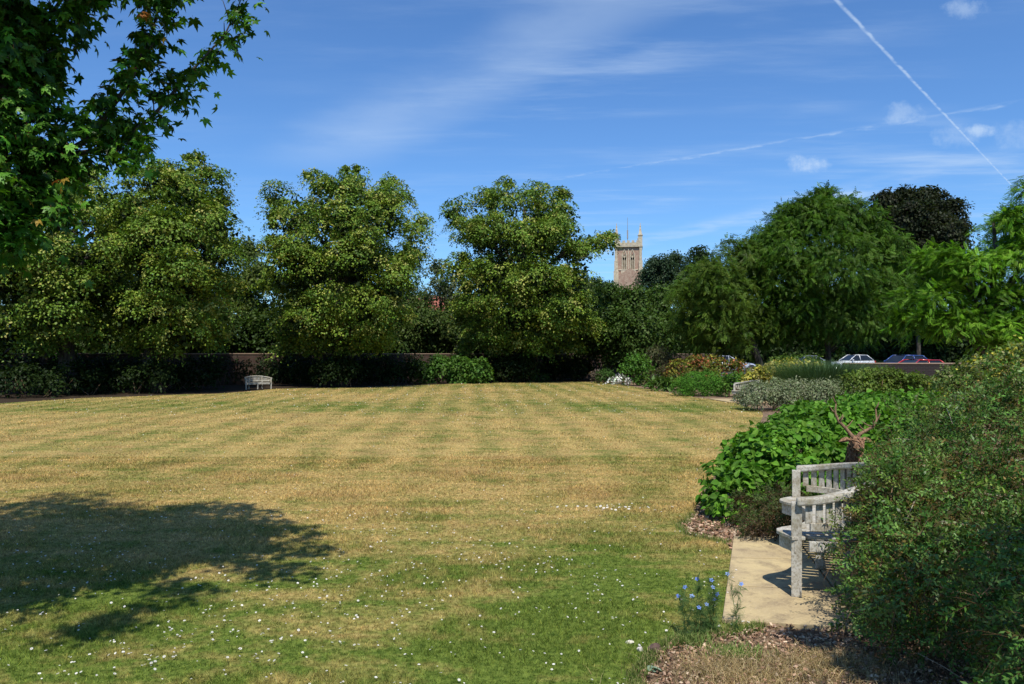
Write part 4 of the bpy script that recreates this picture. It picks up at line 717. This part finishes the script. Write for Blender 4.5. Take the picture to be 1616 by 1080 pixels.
# ------------------------------------------------------------------ church tower
m, t = mat('tower_stone'); pos = t.n('ShaderNodeTexCoord').outputs['Object']; n = t.noise(pos, .9, 6, .7); n2 = t.noise(pos, 5, 4, .7)
c = t.mix(t.ramp(n, .35, .65), (.30, .185, .135), (.40, .29, .21)); c = t.mix(t.ramp(n2, .5, .7, 0, .7), c, (.17, .10, .075)); finish(t, c, .9, n2, .5, .05); M['rubble'] = m
m, t = mat('dressed_stone'); pos = t.n('ShaderNodeTexCoord').outputs['Object']; n = t.noise(pos, 1.2, 6, .7); finish(t, t.mix(t.ramp(n, .35, .7), (.52, .45, .33), (.33, .27, .19)), .85, n, .4, .03); M['ashlar'] = m
dark = flat('dark_opening', (.02, .02, .025), .9)
Yt = 278.; cx, _, _ = px(994.5, 0, Yt); W2 = 4.25; pxm = Yt / F
def tz(py_): return H - (py_ - HY) * pxm
e = empty('church_tower', (cx, Yt + W2, 0), 'square stone church tower with corner pinnacles rising above the trees', 'church tower', None, -math.atan2(cx, Yt))
zt, zb = tz(388.5), 0; z_louv = (tz(402), tz(425))
mb = MB()
# masonry: south face split round two belfry openings, other faces plain
ow, og = 1.35, .72; xs = [-W2, -og - ow, -og, og, og + ow, W2]
for i in (0, 2, 4): mb.box(((xs[i] + xs[i + 1]) / 2, -W2 + .5, zt / 2), (xs[i + 1] - xs[i], 1.0, zt))
for x in (-og - ow / 2, og + ow / 2): mb.box((x, -W2 + .5, z_louv[1] / 2), (ow, 1, z_louv[1])); mb.box((x, -W2 + .5, (zt + z_louv[0]) / 2), (ow, 1, zt - z_louv[0]))
mb.box((0, .5, zt / 2), (2 * W2, 2 * W2 - 1.0, zt)); mb.build('shaft', M['rubble'], e)
mb = MB()
for sx in (-1, 1):
    for sy in (-1, 1):
        for z1, w in ((tz(428), 1.75), (tz(412), 1.35), (zt, .95)): mb.box((sx * (W2 + .05), sy * (W2 + .05), z1 / 2), (w, w, z1), 0)
mb.build('buttress', M['ashlar'], e)
mb = MB()
for x in (-og - ow / 2, og + ow / 2):
    for s_ in (-1, 1):
        mb.box((x + s_ * (ow / 2 + .09), -W2 - .08, (z_louv[1] + z_louv[0]) / 2), (.3, .35, z_louv[0] - z_louv[1]))
        mb.add([(x + s_ * (ow / 2 + .25), -W2 - .2, z_louv[0] - .1), (x, -W2 - .2, z_louv[0] + 2.2), (x, -W2 - .2, z_louv[0] + 1.6), (x + s_ * (ow / 2 - .05), -W2 - .2, z_louv[0] - .1), (x + s_ * (ow / 2 + .25), -W2 + .1, z_louv[0] - .1), (x, -W2 + .1, z_louv[0] + 2.2), (x, -W2 + .1, z_louv[0] + 1.6), (x + s_ * (ow / 2 - .05), -W2 + .1, z_louv[0] - .1)], [(0, 1, 2, 3), (0, 4, 5, 1), (3, 2, 6, 7)])
        mb.add([(x + s_ * ow / 2, -W2 + .05, z_louv[0] - .95), (x + s_ * ow / 2, -W2 + .05, z_louv[0]), (x, -W2 + .05, z_louv[0]), (x + s_ * ow * .3, -W2 + .05, z_louv[0] - .3)], [(0, 1, 2, 3)])
    mb.box((x, -W2 + .1, (z_louv[1] + z_louv[0] - 1.2) / 2), (.14, .2, z_louv[0] - z_louv[1] - 1.2))
    mb.lathe([(.30, -.1), (.42, -.1), (.42, .1), (.30, .1)], (x, -W2 + .12, z_louv[0] - .72), 12, axis='y')
    for k in range(9): mb.box((x, -W2 + .3, z_louv[1] + .3 + k * .36), (ow, .12, .17))
mb.box((0, -W2 - .12, (zt + z_louv[1]) / 2), (.28, .3, zt - z_louv[1])); mb.box((0, 0, z_louv[1] - .2), (2 * W2 + .5, 2 * W2 + .5, .35)); mb.box((0, 0, zt - .15), (2 * W2 + 1.5, 2 * W2 + 1.5, .45)); mb.box((0, -W2 - .08, tz(429)), (5.2, .2, 1.6))
mb.build('stone_dressing', M['ashlar'], e)
mb = MB()
for x in (-og - ow / 2, og + ow / 2): mb.box((x, -W2 + .9, (z_louv[1] + z_louv[0]) / 2), (ow, .08, z_louv[0] - z_louv[1]))
mb.build('belfry_opening', dark, e)
mb = MB(); pz = tz(379)
for i in range(4):
    a = math.pi / 2 * i; ca, sa = math.cos(a), math.sin(a)
    def pt(u, w): return (u * ca - w * sa, u * sa + w * ca)
    c = pt(0, -W2 - .25); mb.box((*c, zt + .7), (2 * W2 - 1 if i % 2 == 0 else .35, .35 if i % 2 == 0 else 2 * W2 - 1, 1.0))
    for k in range(5):
        u = (k - 2) * 1.62; c = pt(u, -W2 - .25); mb.box((*c, zt + 1.55), (.95 if i % 2 == 0 else .33, .33 if i % 2 == 0 else .95, .8))
mb.build('parapet', M['ashlar'], e)
for sx in (-1, 1):
    for sy in (-1, 1):
        mb = MB(); c = (sx * (W2 - .1), sy * (W2 - .1)); mb.box((*c, (zt + tz(372)) / 2), (1.45, 1.45, tz(372) - zt)); mb.box((*c, tz(372)), (1.8, 1.8, .3)); mb.box((*c, (tz(371.5) + tz(356)) / 2), (1.3, 1.3, tz(356) - tz(371.5)), 0, 0, .14); mb.box((*c, tz(357.5)), (.5, .5, .4)); mb.box((*c, tz(354.5)), (.2, .2, .9)); mb.build('pinnacle', M['ashlar'], e)
mb = MB(); mb.tube([(-.3, -1, zt - .5), (-.3, -1, tz(341))], [.13, .06], 8); mb.box((-.3, -1, tz(368)), (.5, .5, 3.0)); mb.build('flagpole', flat('pole', (.25, .25, .25)), e)
mb = MB(); mb.add([(-3.2, -W2 - .5, 0), (4.2, -W2 - .5, 0), (4.2, -W2 - .5, tz(438)), (.5, -W2 - .5, tz(427)), (-3.2, -W2 - .5, tz(438)), (-3.2, -W2 - 8, 0), (4.2, -W2 - 8, 0), (4.2, -W2 - 8, tz(438)), (.5, -W2 - 8, tz(427)), (-3.2, -W2 - 8, tz(438))], [(4, 3, 2, 1, 0), (5, 6, 7, 8, 9), (0, 5, 9, 4), (1, 2, 7, 6), (2, 3, 8, 7), (3, 4, 9, 8)]); mb.build('gable', M['rubble'], e)

# ------------------------------------------------------------------ house behind the gap
e = empty('house', (-8.2, 86, 0), 'house with red tiled roof and white gutter glimpsed between the two right lime trees', 'house')
mb = MB(); mb.box((0, 0, 2.6), (11, 7, 5.2)); mb.build('wall', flat('render_wall', (.5, .4, .3), .9), e)
mb = MB(); mb.add([(-5.8, -3.9, 5.1), (5.8, -3.9, 5.1), (5.8, 3.9, 5.1), (-5.8, 3.9, 5.1), (-5.8, 0, 8.2), (5.8, 0, 8.2)], [(0, 1, 5, 4), (2, 3, 4, 5), (0, 4, 3), (1, 2, 5), (0, 3, 2, 1)]); mb.build('roof', flat('red_tile', (.28, .09, .055), .85, var=.3, sc=3), e)
mb = MB(); mb.box((0, -4.02, 5.12), (11.6, .18, .22)); mb.build('gutter', flat('white_plastic', (.75, .75, .75)), e)
for x in (-3, 0, 3):
    mb = MB(); mb.box((x, -3.55, 3.9), (1.3, .12, 1.1)); f_ = mb.build('window', flat('white_frame', (.7, .7, .7)), e); mb = MB(); mb.box((x, -3.63, 3.9), (1.1, .04, .9)); mb.build('pane', flat('dark_glass', (.03, .035, .04), .1), f_)

# ------------------------------------------------------------------ cars
glass = flat('car_glass', (.012, .014, .017), .06, spec=.6); tyre = flat('tyre_rubber', (.02, .02, .02), .8); rimm = flat('alloy', (.45, .46, .48), .3, .8); trim = flat('black_trim', (.02, .02, .02), .5); lampm = flat('lamp_glass', (.7, .7, .72), .1); redl = flat('red_lamp', (.4, .02, .02), .15)
def paint(name, c):
    m, t = mat(name); b = finish(t, c, .32, metal=.15, spec=.6); b.inputs['Coat Weight'].default_value = 1.; b.inputs['Coat Roughness'].default_value = .05; return m
def car(name, label, loc, rz, pm, L=4.4, hr=1.5, w=.88, belt=.92, hood=.95, cab=(-.45, .35, 1.35, 1.9), kind='hatch', scale=1):
    """x runs nose (-) to tail (+); cab = base of windscreen, front of roof, back of roof, base of rear glass"""
    e = empty(name, (loc[0], loc[1], loc[2] if len(loc) > 2 else 0), label, 'car', None, rz); e.scale = (scale,) * 3; h = L / 2; b0, r0, r1, b1 = cab
    xs = [-h, -h + .12, -h + .5, -.9, b0, .4, b1, h - .25, h - .05, h]; zt_ = [.50, .66, .80, hood - .03, belt + .02, belt + .03, belt + .06, belt + .02, .75, .55]; zb_ = [.32, .22, .2, .2, .2, .2, .2, .2, .25, .35]; ww = [.62, .76, .84, w, w, w, w, .82, .76, .68]
    V, Fc = [], []
    for x, zt1, zb1, w1 in zip(xs, zt_, zb_, ww):
        for y, z in ((-w1 * .8, zb1), (-w1, zb1 + .12), (-w1, (zb1 + zt1) / 2 + .08), (-w1 * .95, zt1 - .05), (-w1 * .82, zt1), (0, zt1 + .025), (w1 * .82, zt1), (w1 * .95, zt1 - .05), (w1, (zb1 + zt1) / 2 + .08), (w1, zb1 + .12), (w1 * .8, zb1)): V.append((x, y, z))
    k = 11
    for i in range(len(xs) - 1):
        for j in range(k): Fc.append((i * k + j, i * k + (j + 1) % k, (i + 1) * k + (j + 1) % k, (i + 1) * k + j))
    Fc += [tuple(range(k))[::-1], tuple((len(xs) - 1) * k + j for j in range(k))]
    mb = MB(); mb.add(V, Fc); body = mb.build('body', pm, e, True, .0)
    # roof and pillars: shell frame, glazing inset behind it
    wr, wbt = w * .72, w * .93
    base = [(b0, -wbt, belt), (b1, -wbt, belt + .02), (b1, wbt, belt + .02), (b0, wbt, belt)]; roof = [(r0, -wr, hr - .05), (r1, -wr, hr - .07), (r1, wr, hr - .07), (r0, wr, hr - .05)]
    mb = MB(); mb.add([(x * .985, y * .985, z) for x, y, z in base] + [(x, y * .975, z - .02) for x, y, z in roof], [(0, 1, 5, 4), (1, 2, 6, 5), (2, 3, 7, 6), (3, 0, 4, 7)]); mb.build('window', glass, e)
    mb = MB(); m2 = (r0 + r1) / 2; mb.add([(r0, -wr, hr - .05), (m2, -wr, hr - .01), (r1, -wr, hr - .07), (r1, wr, hr - .07), (m2, wr, hr - .01), (r0, wr, hr - .05), (r0 + .05, 0, hr - .02), (m2, 0, hr + .02), (r1 - .05, 0, hr - .03)], [(0, 1, 7, 6), (1, 2, 8, 7), (6, 7, 4, 5), (7, 8, 3, 4)])
    for s_ in (-1, 1):
        for a, c in (((b0, s_ * wbt, belt), (r0, s_ * wr, hr - .05)), ((b1, s_ * wbt, belt + .02), (r1, s_ * wr, hr - .07)), ((.45, s_ * wbt, belt), (.42, s_ * wr, hr - .03)), (roof[0] if s_ < 0 else roof[3], roof[1] if s_ < 0 else roof[2])): mb.tube([a, c], .035, 6)
    mb.build('roof', pm, e, True)
    for x in (-h + .82, h - .82):
        for s_ in (-1, 1):
            mb = MB(); mb.lathe([(.2, -.09), (.30, -.10), (.325, -.05), (.325, .05), (.30, .10), (.2, .09)], (x, s_ * (w - .07), .325), 24, axis='y'); wh = mb.build('wheel', tyre, e, True)
            mb = MB(); mb.lathe([(.03, -.02), (.20, -.04), (.22, 0), (.20, .04), (.03, .02)], (x, s_ * (w - .0), .325), 16, axis='y')
            for q in range(5): a = q * 1.2566; mb.tube([(x, s_ * (w + .03), .325), (x + .2 * math.cos(a), s_ * (w + .03), .325 + .2 * math.sin(a))], .022, 5)
            mb.build('rim', rimm, wh)
            mb = MB(); mb.tube([(x + .385 * math.cos(a), s_ * (w - .005), .325 + .385 * math.sin(a)) for a in [math.pi * i / 10 for i in range(11)]], .035, 6); mb.build('wheel_arch', trim, e)
    for s_ in (-1, 1):
        mb = MB(); mb.box((-h + .14, s_ * .58, .63), (.2, .3, .14)); mb.build('headlight', lampm, e, True, .03)
        mb = MB(); mb.box((h - .1, s_ * .66, .82), (.12, .2, .2)); mb.build('tail_light', redl, e, True, .03)
        mb = MB(); mb.box((b0 + .28, s_ * (w + .09), belt + .08), (.14, .18, .12)); mb.build('mirror', pm, e, True, .03)
        [(lambda q: (q.box((xh, s_ * (w + .003), .78), (.16, .03, .03)), q.build('handle', pm, e)))(MB()) for xh in (.6, -.35)]
    mb = MB(); mb.box((-h + .0, 0, .42), (.08, 1.0, .16)); mb.build('grille', trim, e)
    return e
def carpos(px_, Y): return px(px_, 560, Y)[:2]
car('parked_car', 'white parked car seen side on above the low wall', (*carpos(1343, 74), .2), R(12), paint('white_paint', (.72, .73, .74)), 4.3, 1.52, cab=(-.75, .05, 1.25, 1.85))
car('parked_car', 'blue parked car right of the white one, partly behind the red car', (*carpos(1424, 60), .2), R(20), paint('blue_paint', (.03, .07, .26)), 4.2, 1.5, cab=(-1.0, -.3, 1.35, 1.95))
car('parked_car', 'red parked car just showing its roof above the low wall', (*carpos(1443, 47), .0), R(14), paint('red_paint', (.45, .012, .012)), 3.9, 1.44, cab=(-1.0, -.2, 1.25, 1.8))
car('parked_car', 'silver parked car whose pale nose shows left of the slim trunk', (*carpos(1152, 60), .2), R(190), paint('silver_paint', (.42, .46, .55)), 4.3, 1.45)
car('parked_car', 'grey parked car half hidden behind the trunk beside the white car', (*carpos(1288, 68), .2), R(190), paint('grey_paint', (.22, .24, .28)), 4.3, 1.45)

# ------------------------------------------------------------------ mulch, dry grass, stones, small plants in the near bed
r_ = np.random.default_rng(3)
def chips(n, box_, cond, cols, s, seed):
    r2 = np.random.default_rng(seed); X = r2.uniform(box_[0], box_[1], n); Y = r2.uniform(box_[2], box_[3], n); P_ = np.stack([X, Y], 1); g = ~in_poly(P_, LAWN) & cond(X, Y); P_ = P_[g]; n = len(P_)
    t_ = tmpl([([(-.5, -.22, 0), (.4, -.3, .04), (.5, .25, 0), (-.42, .3, .05)], [(0, 1, 2, 3)], LC), ([(-.5, -.22, 0), (.4, -.3, .04), (.42, -.3, -.3), (-.5, -.24, -.3)], [(0, 1, 2, 3)], LC)])
    pos = np.stack([P_[:, 0], P_[:, 1], r2.uniform(.004, .03, n)], 1); return instance(t_, pos, frames(r2.normal(size=(n, 3)) * .4 + [0, 0, 1], r2.normal(size=(n, 3))), s * r2.uniform(.5, 1.5, n), np.array(cols)[r2.integers(0, len(cols), n)] * r2.uniform(.6, 1.35, (n, 1)))
slabq = [tuple(quad_pt(a, b_)) for a, b_ in ((0, 0), (1, 0), (1, 1), (0, 1))]
def off_slab(X, Y): return ~in_poly(np.stack([X, Y], 1), slabq)
CH = [(.42, .25, .165), (.30, .18, .115), (.52, .35, .25), (.2, .12, .08), (.55, .42, .3)]
g = join(chips(26000, (.5, 4.2, 2.6, 5.4), off_slab, CH, .017, 4), chips(9000, (1.0, 4, 6.6, 8.6), off_slab, CH, .03, 6))
tag(link(np_mesh('bark_mulch', *g), 'bark_mulch', None, M['leaf_matt']), 'reddish brown bark chips and dry litter covering the bare bed', 'mulch', kind='stuff')
def tufts(n, area, h, cols, seed, lean=1.4, w=.0025):
    r2 = np.random.default_rng(seed); P_ = area(r2, n); g = off_slab(P_[:, 0], P_[:, 1]); P_ = P_[g]; n = len(P_); a = r2.uniform(0, 6.28, n); hh = h * r2.uniform(.4, 1.2, n); b_ = r2.uniform(0, 6.28, n)
    s_ = np.stack([np.cos(a), np.sin(a), 0 * a], 1) * w; base = np.stack([P_[:, 0], P_[:, 1], np.full(n, .004)], 1); d = np.stack([np.cos(b_), np.sin(b_), 0 * a], 1) * (hh * lean * r2.random(n))[:, None]
    mid = base + d * .4 + np.array([0, 0, 1]) * hh[:, None] * .6; tip = base + d + np.array([0, 0, 1]) * hh[:, None] * .8
    V = np.stack([base - s_, base + s_, mid + s_ * .7, mid - s_ * .7, tip + s_ * .1, tip - s_ * .1], 1).reshape(-1, 3); T_ = np.array([(0, 1, 2, 3), (3, 2, 4, 5)]); Fq = (T_[None] + (np.arange(n) * 6)[:, None, None]).reshape(-1, 4)
    return V, Fq, np.repeat(np.array(cols)[r2.integers(0, len(cols), n)] * r2.uniform(.7, 1.3, (n, 1)), 6, 0)
DRY = [(.42, .31, .16), (.33, .23, .11), (.5, .40, .22), (.25, .2, .08)]
def ar(cs):
    def f_(r2, n):
        c = np.array(cs)[r2.integers(0, len(cs), n)]; return c[:, :2] + r2.normal(size=(n, 2)) * c[:, 2:4]
    return f_
g = join(tufts(7500, ar([(1.5, 4.15, .3, .12), (1.15, 4.2, .15, .12), (1.75, 4.3, .2, .1), (1.5, 3.8, .4, .15)]), .055, DRY, 31, 2.2, .0016), tufts(900, ar([(1.25, 4.42, .10, .05), (1.05, 4.6, .06, .04)]), .07, [(.14, .22, .05), (.22, .26, .08)], 32), tufts(700, ar([(1.6, 4.93, .3, .02), (1.2, 4.75, .1, .04), (1.9, 7.9, .2, .1), (2.2, 7.55, .25, .08)]), .045, [(.12, .2, .04), (.2, .22, .08)], 33))
tag(link(np_mesh('dry_grass', *g), 'dry_grass', None, M['leaf_matt']), 'wispy straw coloured dry grass and weeds over the bare bed in the foreground', 'dry grass', kind='stuff')
# ragged longer grass along the lawn border near the bed
L_ = np.array(LAWN[len(pts) - 3:len(pts) + 10]); segs = [(*(L_[i] * (1 - f_) + L_[i + 1] * f_), .025, .03) for i in range(len(L_) - 1) for f_ in (0, .2, .4, .6, .8)]
g = tufts(5200, ar(segs), .05, [(.11, .17, .03), (.2, .24, .07), (.33, .3, .13), (.08, .14, .02)], 34, .9, .0022); tag(link(np_mesh('edge_grass', *g), 'edge_grass', None, M['leaf_matt']), 'longer untrimmed grass along the lawn edge beside bed and paving', 'grass', kind='stuff')
def stone(label, c, s, colr, seed):
    import bmesh
    from mathutils import noise
    bm = bmesh.new(); bmesh.ops.create_icosphere(bm, subdivisions=3, radius=1)
    for v in bm.verts: k = 1 + .35 * noise.noise(v.co * 1.3 + Vector((seed, 0, 0))) + .12 * noise.noise(v.co * 4 + Vector((seed, 3, 0))); v.co = Vector((v.co.x * s[0] * k, v.co.y * s[1] * k, v.co.z * s[2] * k))
    me = bpy.data.meshes.new('stone'); bm.to_mesh(me); bm.free(); o = link(me, 'stone', None, flat('stone_%d' % seed, colr, .9, var=.35, sc=30)); o.location = (c[0], c[1], s[2] * .7); o.rotation_euler.z = seed; tag(o, label, 'stone')
stone('dark brown lump of stone lying on the bare bed', gp(1034, 1031), (.045, .035, .032), (.10, .06, .045), 1)
stone('small pale grey stone beside the dark lump in the bed', gp(1010, 1029), (.022, .02, .018), (.5, .45, .4), 2)
stone('small cream stone at the lawn corner of the bed', gp(994, 1016), (.025, .018, .012), (.62, .58, .45), 3)
o = link(np_mesh('fallen_leaf', *instance(T_broad, np.array([[0, 0, .02], [.03, .01, .03]]), frames(np.array([[.1, -.3, 1], [.2, .2, 1.]]), np.array([[1, .3, 0], [1, -.2, 0.]])), np.array([.08, .07]), np.array([(.22, .33, .25), (.3, .4, .3)]))), 'fallen_leaf', None, M['leaf_matt']); o.location = (*gp(1020, 1063), 0); tag(o, 'curled grey green fallen leaf at the bottom edge of the bed', 'leaf')
# love-in-a-mist
blue = leaf_mat('blue_petal', .3, .6, .2, (1, 1, 1))
def nigella(label, base, heads, seed, fern=1.):
    r2 = random.Random(seed); e = empty('nigella_plant', (base[0], base[1], 0), label, 'flower', 'blue flowering love in a mist plants'); mb = MB(); Pf, Yf = [], []
    for hx, hy, hz in heads:
        e1 = Vector((hx - base[0], hy - base[1], hz)); mid = e1 * .5 + Vector((r2.uniform(-.02, .02), 0, .03)); P_ = [Vector((r2.uniform(-.015, .015), 0, 0)), mid, e1]; mb.tube(P_, [.0022, .0018, .0012], 5)
        for i in range(int(40 * fern)): f_ = r2.random(); p = P_[0].lerp(P_[1], f_ * 2) if f_ < .5 else P_[1].lerp(P_[2], f_ * 2 - 1); Pf.append(tuple(p)); Yf.append((r2.gauss(0, 1), r2.gauss(0, 1), .4))
    mb.build('stem', flat('stem_green', (.10, .17, .05), .7), e, True); k = len(Pf); T_f = tmpl([twigbit((0, 0, 0), (0, 1, 0), .04, LC)] + [twigbit((0, .2 + .15 * i, 0), (s_ * .45, .5 + .15 * i, .1), .03, LC) for i in range(4) for s_ in (-1, 1)])
    g = instance(T_f, np.array(Pf), frames(rng.normal(size=(k, 3)), np.array(Yf)), rng.uniform(.03, .065, k), np.tile((.09, .17, .05), (k, 1)) * rng.uniform(.7, 1.4, (k, 1))); link(np_mesh('feathery_foliage', *g), 'feathery_foliage', e, M['leaf_matt'])
    T_n = tmpl([kite((0, 0, 0), (math.cos(a * 1.2566), math.sin(a * 1.2566), 0), 1, .72, .1, -.15, LC) for a in range(5)] + [kite((-.2, 0, .12), (1, 0, 0), .4, .35, 0, 0, (.03, .06, .25, 1)), kite((0, -.2, .14), (0, 1, 0), .4, .3, 0, 0, (.1, .16, .1, 1))])
    for i, (hx, hy, hz) in enumerate(heads): g = instance(T_n, np.zeros((1, 3)), frames(np.array([[r2.gauss(0, .4), -.7, .8]]), np.array([[0, 0, 1.]])), np.array([.017]), np.array([[(.22, .36, .85), (.35, .5, .9), (.16, .26, .75)][i % 3]])); o = link(np_mesh('bloom', *g), 'bloom', e, blue); o.location = (hx - base[0], hy - base[1], hz)
def hp(x, y, Y): return tuple(px(x, y, Y))
nigella('leftmost blue nigella plant growing at the lawn corner of the bed', gp(1082, 1012), [hp(1081, 927, 4.72), hp(1092, 941, 4.62), hp(1070, 941, 4.75)], 1)
nigella('blue nigella plant in the middle of the group by the paving corner', gp(1100, 1008), [hp(1103, 959, 4.65), hp(1115, 954, 4.7), hp(1100, 914, 4.8)], 2)
nigella('fullest blue nigella plant with four blooms just left of the paving', gp(1122, 1000), [hp(1123, 916, 4.85), hp(1125, 927, 4.8), hp(1132, 938, 4.8), hp(1127, 946, 4.8)], 3)
nigella('tall single stemmed nigella plant leaning over the paving edge', gp(1163, 1000), [hp(1170, 922, 4.85), hp(1148, 906, 4.85)], 4, .7)
